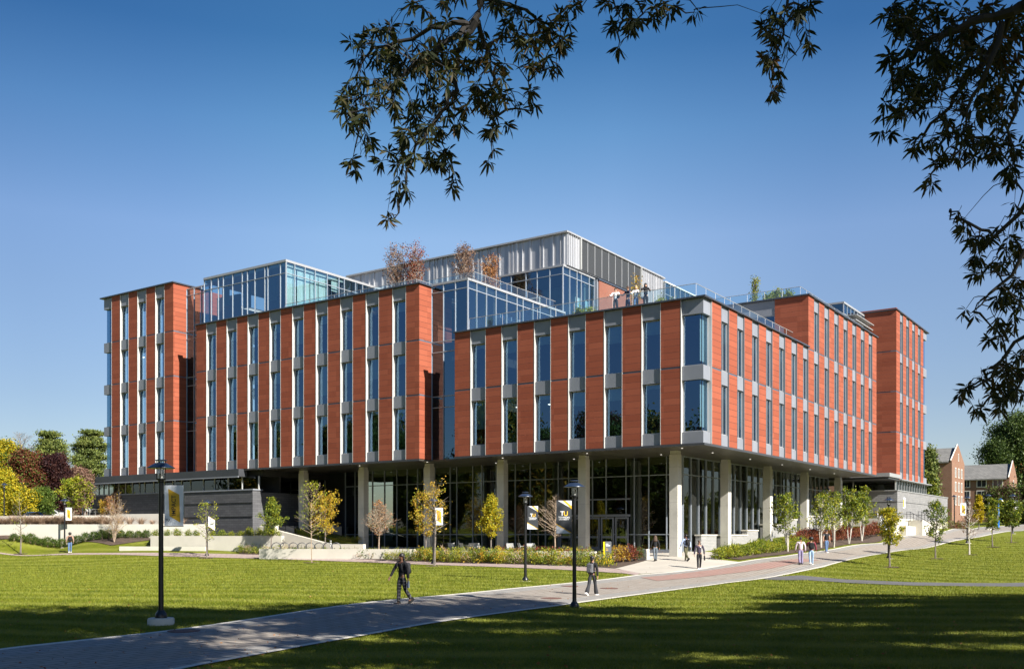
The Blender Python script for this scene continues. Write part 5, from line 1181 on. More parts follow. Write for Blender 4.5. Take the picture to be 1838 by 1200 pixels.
# bare and sparse multi-stem shrubs
def multistem(px, py, pyt, wpx, leaf, k, keep, seed, label, loc=None, bark=None):
    l = loc or G(px, py); H, s = hgt(l, pyt); return tree('multi_stem_shrub', l, seed, H, H*.12, wpx*s*.5, 'vase', 60, .03, leaf, k, .1, .11, label, 'shrub', 'many stemmed shrubs', bark=bark or m_twig, keep=keep, stems=10, rise=1.2, sub=6, tw=.011)
multistem(205, 973, 905, 64, 'gold', 2, .10, 81, 'large bare many stemmed shrub on the slope left of the nearest lamp')
multistem(124, 967, 925, 50, 'green', 2, .1, 82, 'bare shrub behind the person at the left lamp')
multistem(457, 983.5, 959, 26, None, 0, 1, 83, 'round gray leafless shrub in front of the retaining wall left of the bicycle hoops', bark=M('gray_twigs', (.20,.20,.20), .9))
multistem(205, 0, 900, 40, 'orange', 6, .8, 84, 'orange tinted shrub among the white chairs on the upper terrace', loc=pat(205, 97.5, 4.45))
multistem(190, 0, 906, 26, 'gold', 5, .8, 85, 'olive shrub just left of the orange one on the upper terrace', loc=pat(189, 98, 4.45))
# rows on the right
ry = shrub_proto(74, .55, .75, 'ygreen', 150, 8, .085, ('green', .25)); gi = 0
for i in range(13):
    px = 1290+12.3*i; py = 1003.5-.118*(px-1290)*1.05; q = G(px, py)
    place(ry, gi, q, ordn(i, 13, '', 'the front row of yellow green hedge shrubs'), 'yellow green hedge shrubs by the walk', 'shrub', random.uniform(.85, 1.2), random.uniform(0, 6)); gi += 1
    if i % 2 == 0: place(ry, 1, G(px+8, py-5), ordn(i//2, 7, '', 'the back row of yellow green hedge shrubs'), 'yellow green hedge shrubs in the back row', 'shrub', random.uniform(.8, 1.0), random.uniform(0, 6))
rr_ = shrub_proto(75, .5, 1.05, 'rust', 150, 8, .09, ('red', .4)); gi = 0
for i in range(22):
    px = 1424+8.0*i; py = 985-.17*(px-1424)+random.uniform(-1.5, 0); q = G(px, py)
    place(rr_, gi, q, ordn(i, 22, '', 'the rust red shrubs under the white stemmed saplings'), 'rust red shrubs along the right walk', 'shrub', random.uniform(.85, 1.25), random.uniform(0, 6)); gi += 1
for i, (px, py, s_) in enumerate(((1107, 1010, 1.1),(1118, 1009, 1.15),(1131, 1008, 1.2),(1143, 1007, 1.1))):
    o = place(rr_, 1, G(px, py), ['rusty shrub just right of the pylon sign','second rusty green shrub right of the pylon sign','third rusty green shrub right of the pylon sign, the largest','last rusty green shrub before the gray block wall'][i], 'shrubs right of the pylon sign', 'shrub', s_*.85, i)
    for c_ in o.children:
        if c_.name.startswith('foliage') and i in (0, 1, 3): c_.data = c_.data.copy(); c_.data.materials[0] = LM['gold'] if i != 3 else LM['green']
# mixed perennials in the long beds: nobody could count them
def perennials(name, A, B, n, z, leafs, H, seed, label, G_=True, spread=.25):
    rs = np.random.RandomState(seed); VV = []; FF = []; MM = []; off = 0; A = resample(A, 60); B = resample(B, 60)
    for i in range(n):
        t = rs.rand()*59; k = min(58, int(t)); f = t-k; a = A[k]*(1-f)+A[k+1]*f; b = B[k]*(1-f)+B[k+1]*f; g = rs.rand(); p = a*(1-g)+b*g; z0 = terr(*p) if z is None else z
        h = H*rs.uniform(.45, 1.15); mi = rs.choice(len(leafs), p=[l[1] for l in leafs])
        m = 14; pts = np.stack([p[0]+rs.normal(0, spread*.6, m), p[1]+rs.normal(0, spread*.6, m), z0+h*rs.rand(m)**.8], -1)
        V, F = leaf_arrays(pts, 3, .04, .12 if leafs[mi][0] not in ('ggrass', 'grass') else .28, .5 if leafs[mi][0] not in ('ggrass', 'grass') else .09, rs, 1.2 if leafs[mi][0] in ('ggrass', 'grass') else .3)
        VV.append(V); FF.append(F+off); off += len(V); MM += [mi]*len(F)
    me = np_mesh(name, np.concatenate(VV), np.concatenate(FF)); o = link_mesh(name, me, [LM[l[0]] for l in leafs]); me.polygons.foreach_set('material_index', MM)
    o['kind'] = 'stuff'; o['label'] = label; o['category'] = 'plants'; return o
g2 = lambda L_: [G(*p)[:2] for p in L_]
perennials('perennial_planting', g2([(428,991),(500,993),(600,997),(743,1002)]), g2([(430,993),(500,996),(660,1004),(744,1007)]), 260, None, [('green',.3),('ygreen',.25),('ggrass',.3),('grass',.15)], .62, 91, 'loose green plants and grasses at the foot of the low wall by the bicycle hoops')
perennials('perennial_planting', g2([(746,1003),(860,1005),(1000,1008),(1098,1011)]), g2([(745,1007),(860,1011),(1000,1015.5),(1100,1019)]), 560, None, [('green',.2),('ygreen',.3),('ggrass',.25),('gold',.18),('grass',.07)], .85, 92, 'thick band of yellow and green perennials in front of the low patio wall')
perennials('perennial_planting', [P(880,70.6),P(1060,67.6)], [P(880,69.8),P(1064,66.8)], 90, 1.13, [('rust',.45),('ygreen',.35),('gold',.2)], .6, 93, 'red and yellow plants between the patio chairs and the low wall')
perennials('perennial_planting', [P(530,87),P(650,83)], [P(530,85.8),P(650,81.8)], 110, 2.0, [('ggrass',.6),('gold',.4)], .35, 94, 'low grassy planting on the shaded slope behind the sloping parapet')
perennials('perennial_planting', [P(1530,105),P(1590,104)], [P(1530,102.5),P(1595,101.5)], 60, 4.0, [('green',.4),('ygreen',.4),('gold',.2)], 1.0, 95, 'mixed bushes on the right terrace in front of the dark stone')
perennials('perennial_planting', [P(1690,128),P(1735,131)], [P(1690,125),P(1735,128)], 120, 3.2, [('brown',.5),('green',.3),('rust',.2)], 1.2, 96, 'brownish bushes at the foot of the gray podium and brick house')
# ---------------- big willow oaks near the viewpoint ----------------
def CF(r, f, z=0): return (CAM[0]+f*FW[0]+r*RT[0], CAM[1]+f*FW[1]+r*RT[1], z)
OAKS = [(8.5, 1.5), (21, 7), (34, 14), (13, -11), (2, -13)]
OL = ['great willow oak whose drooping branches hang across the top of the picture', 'willow oak just outside the right picture edge, shading the walk', 'willow oak farther off to the right of the view, shading the right lawn', 'willow oak behind the viewpoint to the right', 'willow oak directly behind the viewpoint']
oe = []; clumps = [[] for _ in OAKS]
for (r, f), lb in zip(OAKS, OL):
    x, y, _ = CF(r, f); z = terr(x, y); e = empty('willow_oak', (x, y, z), 0, lb, 'tree', 'willow oaks around the viewpoint'); oe.append(e)
rs = np.random.RandomState(77)
bpx = [-400,0,100,250,550,640,800,920,1020,1150,1300,1372,1400,1500,1838,2300]; bpy_ = [1112,1106,1095,1090,1093,1085,1077,1071,1087,1087,1103,1098,1066,1062,1058,1060]
sr = SV.x*RT[0]+SV.y*RT[1]; sf = SV.x*FW[0]+SV.y*FW[1]; sz = SV.z; cen = 0
tries = 0
while cen < 7600 and tries < 120000:
    tries += 1
    f = rs.uniform(12, 42); px = rs.uniform(-300, 2150); py = HOR+2.55*FPX/f
    if py < np.interp(px, bpx, bpy_)+rs.uniform(-2, 6): continue
    r = (px-CXP)/FPX*f
    if rs.rand() > f/42*1.1: continue                    # even cover per square metre
    n = math.sin(r*.55+1.3*math.sin(f*.8))*math.sin(f*1.25+r*.22)
    if n > .30 and rs.rand() < .97: continue             # gaps that let sun flecks through
    if px > 1230 and 1108 < py < 1150 and rs.rand() < .35: continue
    h = rs.uniform(8.5, 19); R_ = r+sr/sz*h; F_ = f+sf/sz*h; Z_ = h+(rs.uniform(0, 4.5) if f < 29 and px < 500 else 0)
    if F_ > .3:
        qx = CXP+FPX*R_/F_; qy = HOR-(Z_-2.6)*FPX/F_
        if -230 < qx < 2080 and qy > -260: continue
    k = int(np.argmin([(R_-a)**2+(F_-b)**2 for a, b in OAKS])); clumps[k].append(CF(R_, F_, Z_)); cen += 1
for k, e in enumerate(oe):
    L = np.array(clumps[k]) if clumps[k] else np.zeros((0, 3)); o = np.array(e.location)
    if len(L) == 0: L = np.array([CF(OAKS[k][0], OAKS[k][1], 12)])
    w = MB(); tp = [(0,0,-.2),(0,0,.5),(.1,.05,3),(0,.2,6),(.1,.1,10),(.3,0,15)]; w.tube(tp, [.62,.45,.38,.32,.2,.06], 12); w.build('trunk', m_barkd, e, True)
    w = MB(); idx = rs.choice(len(L), min(len(L), 26), False)
    for j in idx:
        q = L[j]-o; hz = max(2.5, min(11, q[2]*.5)); a = Vector((.05,.1,hz)); b = Vector(q); m = a.lerp(b, .5)+Vector((0,0,1.2)); w.tube([a, a.lerp(m,.5)+Vector((0,0,.5)), m, b], [.13,.1,.06,.02], 6, caps=False)
    w.build('limb', m_barkd, e, True)
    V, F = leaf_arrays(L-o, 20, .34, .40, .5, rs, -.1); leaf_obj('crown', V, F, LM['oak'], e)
# the branches seen against the sky: limbs as (column,row,distance) paths
def S3(px, py, d): x, y = P(px, d); return Vector((x, y, ZH(py, d)))
O = oe[0]; oloc = Vector(O.location)
limbs = [
 ([(1500,-700,4.5),(1150,-330,6),(900,-80,7),(868,0,7),(857,35,7),(820,45,7),(760,62,7.1),(690,80,7.2),(650,100,7.3)], .050),
 ([(857,35,7),(838,50,7),(790,80,6.9),(745,115,6.8),(700,160,6.8),(670,200,6.9)], .032),
 ([(857,35,7),(842,60,7),(825,95,7.1),(815,150,7.1),(800,190,7.0),(775,230,7),(750,262,7),(735,300,7),(722,350,7),(708,392,7)], .036),
 ([(857,35,7),(868,80,7.2),(882,130,7.2),(890,190,7.2),(893,230,7.2)], .026),
 ([(868,0,7),(930,12,7.3),(975,40,7.4),(1000,80,7.4)], .022),
 ([(960,-120,7),(1120,-20,7.5),(1150,20,7.5),(1120,70,7.4)], .022),([(1100,-60,7),(1230,-10,7.5),(1250,15,7.5)], .018),
 ([(1500,-300,6.5),(1425,-40,7),(1405,30,7),(1395,90,7),(1385,150,7)], .022),([(1410,10,7),(1430,45,7),(1448,80,7)], .012),
 ([(2050,-60,5.5),(1838,5,6.5),(1760,35,6.6),(1700,60,6.7),(1640,90,6.8),(1600,120,6.9)], .06),
 ([(1838,5,6.5),(1780,90,6.8),(1740,140,6.9),(1700,190,7),(1660,240,7.1),(1635,260,7.1)], .035),
 ([(1800,50,6.6),(1770,130,6.5),(1740,190,6.6),(1720,250,6.7)], .03),([(1900,60,6),(1838,150,6.5),(1810,230,6.6),(1830,320,6.7)], .03),
 ([(2000,250,6),(1880,330,6.4),(1800,420,6.6),(1740,400,6.7),(1705,380,6.8)], .03),([(1880,330,6.4),(1830,480,6.5),(1780,520,6.6),(1745,560,6.7)], .025),
 ([(2000,420,6),(1880,560,6.4),(1820,620,6.5),(1780,680,6.6),(1725,706,6.7)], .028),([(1850,590,6.4),(1835,680,6.5),(1815,740,6.6)], .02)]
w = MB(); LPt = []
for pts, r0 in limbs:
    q = [S3(*p)-oloc for p in pts]; r_ = np.linspace(r0*.72, r0*.16, len(q)).tolist(); qq = []; rr2 = []
    for i in range(len(q)-1):
        for t in (0, .33, .66): qq.append(q[i].lerp(q[i+1], t)+Vector(rs.normal(0, .015, 3))); rr2.append(r_[i]*(1-t)+r_[i+1]*t)
    qq.append(q[-1]); rr2.append(r_[-1]); w.tube(qq, rr2, 7); LPt += [(p, r) for p, r in zip(qq, rr2)]
blobs = [[(670,85,52,38),(625,205,16,50),(640,190,32,55),(632,290,18,24),(720,150,52,60),(745,255,42,50),(705,290,28,22),(722,345,22,24),(701,392,9,14),(800,85,48,60),(800,190,42,55),(800,270,26,34),(806,325,14,20),(872,120,38,66),(888,205,34,50),(884,280,16,20),(945,60,44,48),(972,120,28,26),(955,200,20,12),(1005,55,34,32),(700,55,40,22),(850,8,90,16),(745,4,14,12),(1045,12,40,10),(660,250,14,36),(760,110,30,30),(950,160,12,10)],
 [(1118,38,26,32),(1160,45,26,18),(1108,88,7,12),(1200,18,32,12),(1247,22,14,16),(1180,12,50,10),(1080,10,30,8)],
 [(1402,25,42,34),(1395,90,26,40),(1386,148,15,26),(1447,75,14,26),(1452,14,12,12),(1375,60,12,20)],
 [(1628,88,44,62),(1598,190,20,34),(1590,240,14,14),(1690,60,70,56),(1785,60,65,68),(1690,165,58,54),(1790,160,58,58),(1640,170,32,40),(1662,255,28,24),(1722,258,46,36),(1800,250,44,36),(1690,298,18,16),(1668,330,8,10),(1812,322,22,30),(1590,18,18,18),(1760,285,20,14),(1640,30,40,28)],
 [(1822,385,22,16),(1716,392,14,12),(1752,425,32,26),(1800,445,38,34),(1775,475,38,20),(1820,530,28,45),(1752,490,10,8),(1748,560,22,10),(1790,545,26,14),(1795,600,32,20),(1805,650,38,40),(1765,665,18,18),(1785,712,34,30),(1722,706,12,4),(1742,695,16,8),(1825,695,22,36),(1756,742,10,10)]]
LB = np.array([list(p) for p, r in LPt])
for bi, bl in enumerate(blobs):
    for (cx, cy, ax, ay) in bl:                       # a side branch into every clump of foliage
        c = S3(cx, cy, 7.05)-oloc; D_ = np.linalg.norm(np.array([list(p_) for p_, r__ in LPt])-np.array(c), axis=1)+np.maximum(0, c[2]-.05-np.array([p_[2] for p_, r__ in LPt]))*1.5; j = int(np.argmin(D_)); s0 = Vector(LPt[j][0])
        if (c-s0).length > .12:
            m0 = s0.lerp(c, .5)+Vector((rs.normal(0,.03), rs.normal(0,.03), .10*min(1, (c-s0).length))); q_ = [s0, s0.lerp(m0, .5)+Vector((0,0,.02)), m0, m0.lerp(c, .5)+Vector(rs.normal(0,.015,3)), c]; w.tube(q_, [.010,.009,.007,.005,.003], 5, caps=False); LPt += [(v_, .005) for v_ in q_[1:]]
    LB = np.array([list(p_) for p_, r__ in LPt])
    VV = []; FF = []; off = 0
    for (cx, cy, ax, ay) in bl:
        n = max(2, int(math.pi*ax*ay/(300 if bi in (3,) else 340)))
        for _ in range(n):
            a = rs.uniform(0, 6.28); q = math.sqrt(rs.rand()); d = rs.uniform(6.5, 7.7); p = S3(cx+ax*q*math.cos(a), cy+ay*q*math.sin(a), d)-oloc
            # twig from the nearest limb, drooping
            dd = np.linalg.norm(LB-np.array(p), axis=1)+np.maximum(0, np.array(p)[2]-LB[:, 2]-.05)*2; j = int(np.argmin(dd)); s = Vector(LB[j]); L = (p-s).length
            if L > .8: continue
            mid = s.lerp(p, .5)+Vector((0, 0, .10*min(L, 1))); w.tube([s, s.lerp(mid, .6)+Vector(rs.normal(0,.01,3)), mid, p], [.0045,.004,.003,.0016], 3, caps=False)
            dr = (p-mid).normalized()
            for node in range(rs.randint(2, 4)):                 # leaves stand in loose whorls towards the twig end
                nb_ = p.lerp(mid, .22*node+rs.uniform(0, .06)); axv = (dr+Vector(rs.normal(0, .3, 3))+Vector((0, 0, -.35))).normalized(); e1 = axv.cross(Vector((.3, .2, 1))).normalized(); e2 = axv.cross(e1); a0 = rs.uniform(0, 6.28); m = rs.randint(4, 7)
                for i in range(m):
                    an = a0+6.28*i/m+rs.uniform(-.3, .3); ld = (axv*rs.uniform(.3, 1.1)+(e1*math.cos(an)+e2*math.sin(an))*.85+Vector((0, 0, -.22))).normalized(); sd = ld.cross(Vector(rs.normal(0, 1, 3))).normalized(); Ln = rs.uniform(.06, .105); W = Ln*rs.uniform(.17, .23)
                    b = nb_+ld*.006; up = sd.cross(ld)*Ln*rs.uniform(-.1, .1); dn = Vector((0, 0, -Ln*.12))
                    VV += [b, b+ld*Ln*.3+sd*W*.5+up, b+ld*Ln*.68+sd*W*.45+up+dn*.4, b+ld*Ln+dn, b+ld*Ln*.68-sd*W*.45+up+dn*.4, b+ld*Ln*.3-sd*W*.5+up]; FF.append(range(off, off+6)); off += 6
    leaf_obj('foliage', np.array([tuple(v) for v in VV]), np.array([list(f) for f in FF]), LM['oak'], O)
w.build('branch', M('oak_twig_bark', (.014,.011,.009), .9), O, True)
# trees standing beyond the lawn on the viewer's side: seen mirrored in the glass
spec = [('gold', 'dark', .65), ('orange', 'green', .6), ('green', 'dark', .4), ('yellow', 'green', .7), ('red', 'dark', .5)]
protos = []
for i, (a, b, c) in enumerate(spec):
    e = tree('autumn_tree', (0,0,0), 200+i, 20, 1.6, 6.8, 'round', 90, .35, a, 12, .6, .55, None, 'tree', 'autumn trees across the lawn', bark=m_barkd, second=(b, c), rise=.5, sub=8, tw=.02); protos.append(e)
locs = [(-118,-66,0),(-104,-82,1),(-92,-70,2),(-80,-86,3),(-69,-73,0),(-57,-88,4),(-46,-76,2),(-35,-90,1),(-23,-79,3),(-11,-92,0),(2,-82,2),(14,-94,4),(58,6,2),(64,22,0),(57,38,1),(66,54,4),(58,72,3),(64,90,2),(60,-12,3),(-110,-100,3),(-90,-98,4),(-74,-100,1),(-52,-102,0),(-30,-104,2),(-8,-106,3),(-126,-74,2),(-63,-80,2),(-28,-84,0),(-99,-76,2),(-112,-90,1),(-124,-94,0),(-138,-84,3),(-134,-102,2)]
seen = set()
for i, (x, y, k) in enumerate(locs):
    o = copy_tree(protos[k]) if k in seen else protos[k]; seen.add(k); o.location = (x, y, terr(x, y)); o.scale = (1, 1, random.uniform(.85, 1.12)); o.rotation_euler = (0, 0, random.uniform(0, 6))
    nm = {'0': 'golden', '1': 'orange', '2': 'green', '3': 'yellow', '4': 'dark red'}[str(k)]
    tag(o, (nm+' tree mirrored in the lobby glass, '+ordn(sorted(p[0] for p in locs if p[0] < 30).index(x), len([p for p in locs if p[0] < 30]), '', 'the far rows')) if x < 30 else (nm+' tree mirrored in the side glass, '+ordn(sorted(p[1] for p in locs if p[0] > 30).index(y), 7, '', 'seven')), 'tree', 'autumn trees across the lawn' if x < 30 else 'autumn trees beyond the right edge')

# long brick hall off the right edge, mirrored in the side glass
bx, by0, by1 = 74, -14, 92; hb_ = empty('brick_hall', (bx, by0, 2), 0, 'long brown brick hall beyond the right edge, mirrored in the side glass', 'building')
MB(lambda p: (p[0]-bx, p[1]-by0, p[2]-2)).box(bx, bx+14, by0, by1, 0, 15).build('wall', m_oldbrick, hb_)
MB(lambda p: (p[0]-bx, p[1]-by0, p[2]-2)).add([(bx-.6,by0-.6,15),(bx-.6,by1+.6,15),(bx+14.6,by1+.6,15),(bx+14.6,by0-.6,15),(bx+7,by0-.6,20),(bx+7,by1+.6,20)],[(0,4,5,1),(4,3,2,5),(0,3,4),(1,5,2),(0,1,2,3)]).build('roof', m_slate, hb_)
wp = None
for j in range(17):
    for k in range(4):
        if wp is None: wp = MB().box(-.08,.05,-.95,.95,-.9,.9).box(-.1,-.085,-.8,-.05,-.75,.75,1).box(-.1,-.085,.05,.8,-.75,.75,1).build('window', [m_wfr, m_gdark], hb_); q = wp
        else: q = wp.copy(); COL.objects.link(q)
        q.location = (0, 3+j*6.1, 2.2+k*3.4)
# ---------------- people ----------------
def skin_mesh(verts, edges, radii, sub=1, root=0):
    me = bpy.data.meshes.new('s'); me.from_pydata([tuple(v) for v in verts], edges, []); o = bpy.data.objects.new('s', me); COL.objects.link(o)
    sm = o.modifiers.new('skin', 'SKIN'); sm.use_smooth_shade = True; sm.branch_smoothing = .5
    if not me.skin_vertices:
        bpy.context.view_layer.objects.active = o
    d = me.skin_vertices[0].data
    for i, r in enumerate(radii): d[i].radius = r if isinstance(r, tuple) else (r, r); d[i].use_root = (i == root)
    if sub: ss = o.modifiers.new('sub', 'SUBSURF'); ss.levels = sub; ss.render_levels = sub
    bpy.context.view_layer.update(); r_ = bpy.data.meshes.new_from_object(o.evaluated_get(bpy.context.evaluated_depsgraph_get())); bpy.data.objects.remove(o); return r_
class SK:
    def __init__(s): s.v = []; s.e = []; s.r = []
    def p(s, co, r, par=None):
        s.v.append(Vector(co)); s.r.append(r); i = len(s.v)-1
        if par is not None: s.e.append((par, i))
        return i
    def chain(s, par, pts, rs):
        for p, r in zip(pts, rs): par = s.p(p, r, par)
        return par
def plaid():
    n = NT('plaid_cloth'); n.p(.9); x, y, z = n.sep(n.pos()); a = n.math('LESS_THAN', n.math('FRACT', n.math('MULTIPLY', z, 9)), .14); b = n.math('LESS_THAN', n.math('FRACT', n.math('MULTIPLY', n.math('ADD', x, n.math('MULTIPLY', y, .5)), 9)), .14)
    n.setc(n.mix(n.math('MAXIMUM', a, b), (.006,.006,.008), (.11,.11,.12))); return n.m
CL = {}
def cloth(name, c): 
    if name not in CL: CL[name] = M(name, c, .9, 0, .18, 9, .25)
    return CL[name]
SKIN = {'dark': M('dark_skin', (.12,.055,.03), .5, 0, .1, 12), 'mid': M('brown_skin', (.30,.16,.10), .5, 0, .1, 12), 'light': M('light_skin', (.52,.31,.22), .5, 0, .08, 12)}
m_hairk = M('black_hair', (.010,.008,.008), .5, 0, .3, 30); m_hairb = M('brown_hair', (.06,.03,.015), .6, 0, .3, 30); m_hairy = M('blond_hair', (.42,.30,.13), .6, 0, .2, 30)
def person(loc, rz, label, h=1.72, skin='mid', top=None, pants=None, shoes=None, hair='short', hairm=None, legs=((.35,.05),(-.30,.35)), arms=((-.35,.25),(.35,.3)), pack=None, flare=0, bag=None, phones=None, short_sleeve=False, logo=False, vest=None, look=0, armout=.09, group=None, female=False):
    e = empty('person', loc, rz, label, 'person', group); k = h/1.72; V3 = lambda x, y, z: Vector((x*k, y*k, z*k))
    hipz = .89; lg = []
    for s, (a, b) in zip((-1, 1), legs):
        hip = V3(s*.085, 0, hipz); kn = hip+V3(s*.01, -math.sin(a)*.42, -math.cos(a)*.42); an = kn+V3(0, -math.sin(a-b)*.41, -math.cos(a-b)*.41); lg.append((hip, kn, an, a-b))
    low = min(l[2].z for l in lg)-.07*k; dz = -low; LV = Vector((0, 0, dz)); lg = [(a+LV, b+LV, c+LV, g) for a, b, c, g in lg]
    T = lambda x, y, z: V3(x, y, z)+LV
    pel = T(0, 0, .93); shz = 1.40; sw = .165 if female else .19; am = []
    for s, (a, b) in zip((-1, 1), arms):
        sh = T(s*sw, 0, shz); el = sh+V3(s*armout, -math.sin(a)*.29, -math.cos(a)*.28); wr = el+V3(s*.01, -math.sin(a+b)*.25, -math.cos(a+b)*.25); dr = (wr-el).normalized(); am.append((sh, el, wr, dr))
    def body_sk(off, parts, torso=True):
        s = SK(); lo_ = 'torso' in parts and 'legs' not in parts; root = s.p(T(0, 0, .89 if lo_ else .93), (.128*k+off, .100*k+off) if lo_ else (.118*k+off, .090*k+off))
        if 'torso' in parts:
            a = s.p(T(0, 0, 1.07), (.118*k+off, .088*k+off), root); b = s.p(T(0, .01, 1.22), (.138*k+off, .10*k+off), a); c = s.p(T(0, .01, 1.355), (.142*k+off, .092*k+off), b)
            if 'neck' in parts: n1 = s.p(T(0, .01, 1.45), .052*k, c); n2 = s.p(T(0, -.005, 1.52), (.058*k, .07*k), n1); n3 = s.p(T(0, -.012, 1.60), (.074*k, .094*k), n2); s.p(T(0, -.004, 1.675), (.062*k, .078*k), n3)
            else: s.p(T(0, .01, 1.44), .062*k+off*.3, c)
            for i, (sh, el, wr, dr) in enumerate(am):
                q = s.p(sh, .055*k+off, c); m = s.p(sh.lerp(el, .55), .045*k+off, q); 
                if 'short' in parts: continue
                q = s.p(el, .036*k+off, m); q = s.p(el.lerp(wr, .5), .034*k+off, q); q = s.p(wr, (.024*k if 'hand' in parts else .03*k)+off*.8, q)
                if 'hand' in parts:
                    sd = -1 if i == 0 else 1; side = Vector((0, -1, 0)); pc = wr+dr*.05*k; q = s.p(pc, (.022*k, .036*k), q); pe = s.p(wr+dr*.085*k, (.014*k, .036*k), q)
                    for j, (o_, L) in enumerate(((-.028, .065), (-.010, .078), (.009, .074), (.027, .058))):
                        f0 = wr+dr*.095*k+side*o_*k; inn = Vector((-sd*.35, 0, 0)); s.chain(pe, [f0, f0+(dr+inn*.3).normalized()*L*.45*k, f0+(dr+inn).normalized()*L*.9*k], [.0085*k, .008*k, .0065*k])
                    t0 = wr+dr*.03*k+side*.035*k; s.chain(q, [t0, t0+(side*.7+dr).normalized()*.035*k, t0+(side*.3+dr).normalized()*.062*k], [.010*k, .009*k, .0075*k])
        if 'legs' in parts:
            if 'torso' not in parts: s.p(T(0, 0, 1.03), (.108*k+off, .080*k+off), root)
            for hip, kn, an, g in lg:
                q = s.p(hip, (.070*k+off, .088*k+off), root); q = s.p(hip.lerp(kn, .5), .075*k+off, q); q = s.p(kn, .055*k+off+flare*.0, q); q = s.p(kn.lerp(an, .45), .052*k+off+flare*.4, q)
                q = s.p(an if 'foot' in parts else kn.lerp(an, 1.02), (.036*k if 'foot' in parts else .045*k+off+flare), q)
                if 'foot' in parts: s.chain(q, [an+V3(0, -.06, -.035), an+V3(0, -.13, -.045)], [(.028*k, .018*k), (.024*k, .014*k)])
        return skin_mesh(s.v, s.e, s.r)
    # one continuous body with face details joined in
    me = body_sk(0, ('torso', 'neck', 'hand', 'legs', 'foot')); bm = bmesh.new(); bm.from_mesh(me)
    hc = T(0, -.012, 1.605)
    def ball(c, r, sc=(1,1,1), seg=8, mi=0):
        r_ = bmesh.ops.create_uvsphere(bm, u_segments=seg, v_segments=6, radius=r, matrix=Matrix.Translation(c)@Matrix.Diagonal((*sc, 1)))
        for v in r_['verts']:
            for f in v.link_faces: f.material_index = mi
    ball(hc+V3(0, -.098, -.015), .016*k, (.8, 1.1, 1.5)); ball(hc+V3(-.075, .0, -.005), .02*k, (.5, .9, 1.4)); ball(hc+V3(.075, .0, -.005), .02*k, (.5, .9, 1.4))
    for s in (-1, 1): ball(hc+V3(s*.03, -.086, .015), .011*k, (1.2, .6, .8), 8, 1)
    ball(hc+V3(0, -.088, -.048), .018*k, (1.3, .5, .4), 8, 2)
    bm.to_mesh(me); bm.free(); link_mesh('body', me, [SKIN[skin], m_hairk, M('lip', (.2,.07,.06), .5) if 'lip' not in bpy.data.materials else bpy.data.materials['lip']], e, True)
    link_mesh('top', body_sk(.020, ('torso', 'short') if short_sleeve else ('torso',)), top, e, True)
    me = body_sk(.017, ('legs',)); link_mesh('trousers', me, pants, e, True)
    if vest: link_mesh('vest', body_sk(.034, ('torso', 'short')), vest, e, True)
    for hip, kn, an, g in lg:
        m = MB(); pts = [(-.052,.085),(-.058,-.11),(-.042,-.20),(.042,-.20),(.058,-.11),(.052,.085)]
        m.prism([(x*k, y*k) for x, y in pts], -.078*k, lambda x, y: (.012 if y > 0 else -.022)*k); o = m.build('shoe', shoes, e, bevel=.012); o.location = an; o.rotation_euler = (max(-.6, min(.9, -g*.9)) if an.z-.07*k > .04 else 0, 0, 0)
    # hair
    hm = hairm or m_hairk; hb = bmesh.new()
    def hs(c, r, sc): bmesh.ops.create_uvsphere(hb, u_segments=14, v_segments=10, radius=r, matrix=Matrix.Translation(c)@Matrix.Diagonal((*sc, 1)))
    hs(hc+V3(0, .020, .035), .098*k, (.95, 1.05, .92))
    if hair == 'afro': hs(hc+V3(0, .02, .04), .135*k, (1.05, 1, .95))
    if hair in ('long', 'braids', 'curly'):
        L = {'long': .30, 'braids': .40, 'curly': .26}[hair]
        for i in range(9):
            a = -1.5+3*i/8; x = math.sin(a)*.078; y = .02+math.cos(a)*.07
            for j in range(6): hs(hc+V3(x*(1.1+.06*j), y+.008*j, .0-.9*L*j/5), (.034 if hair == 'curly' else .024)*k, (1, 1, 1.8))
    if hair == 'bun': hs(hc+V3(0, .07, .09), .05*k, (1, 1, 1)); hs(hc+V3(0, .06, -.02), .07*k, (1, .8, 1.3))
    if hair == 'hat': hs(hc+V3(0, .0, .055), .16*k, (1, 1, .18))
    hme = bpy.data.meshes.new('hair'); hb.to_mesh(hme); hb.free(); link_mesh('hair', hme, hm, e, True)
    if phones:
        m = MB(); m.tube([hc+V3(.085*math.cos(a), .01, .085*math.sin(a)+.03) for a in [math.pi*t/10 for t in range(11)]], .012*k, 6)
        for s in (-1, 1): m.tube([hc+V3(s*.078, .005, .01), hc+V3(s*.105, .005, .01)], .034*k, 10)
        m.build('headphones', phones, e, True)
    if logo: MB().box(.02*k, .09*k, -.131*k, -.125*k, 1.29*k+dz, 1.33*k+dz).build('chest_print', m_txw, e)
    if pack:
        p = MB(); p.box(-.14*k, .14*k, .13*k, .30*k, 1.0*k+dz, 1.40*k+dz); o = p.build('backpack', pack, e, bevel=.05*k); MB().box(-.10*k, .10*k, .30*k, .345*k, 1.04*k+dz, 1.2*k+dz).build('pocket', pack, o, bevel=.02*k)
        for s in (-1, 1): MB().tube([T(s*.1, .14, 1.38), T(s*.11, .02, 1.47), T(s*.11, -.11, 1.36), T(s*.13, -.08, 1.12), T(s*.13, .13, 1.06)], .016*k, 5).build('strap', pack, o)
    if bag:
        i, bm_, sz = bag; wr = am[i][2]+am[i][3]*.1*k; MB().box(wr.x-sz[0]/2, wr.x+sz[0]/2, wr.y-sz[1]/2, wr.y+sz[1]/2, wr.z-sz[2], wr.z+.02).build('held_bag', bm_, e, bevel=.02)
    return e
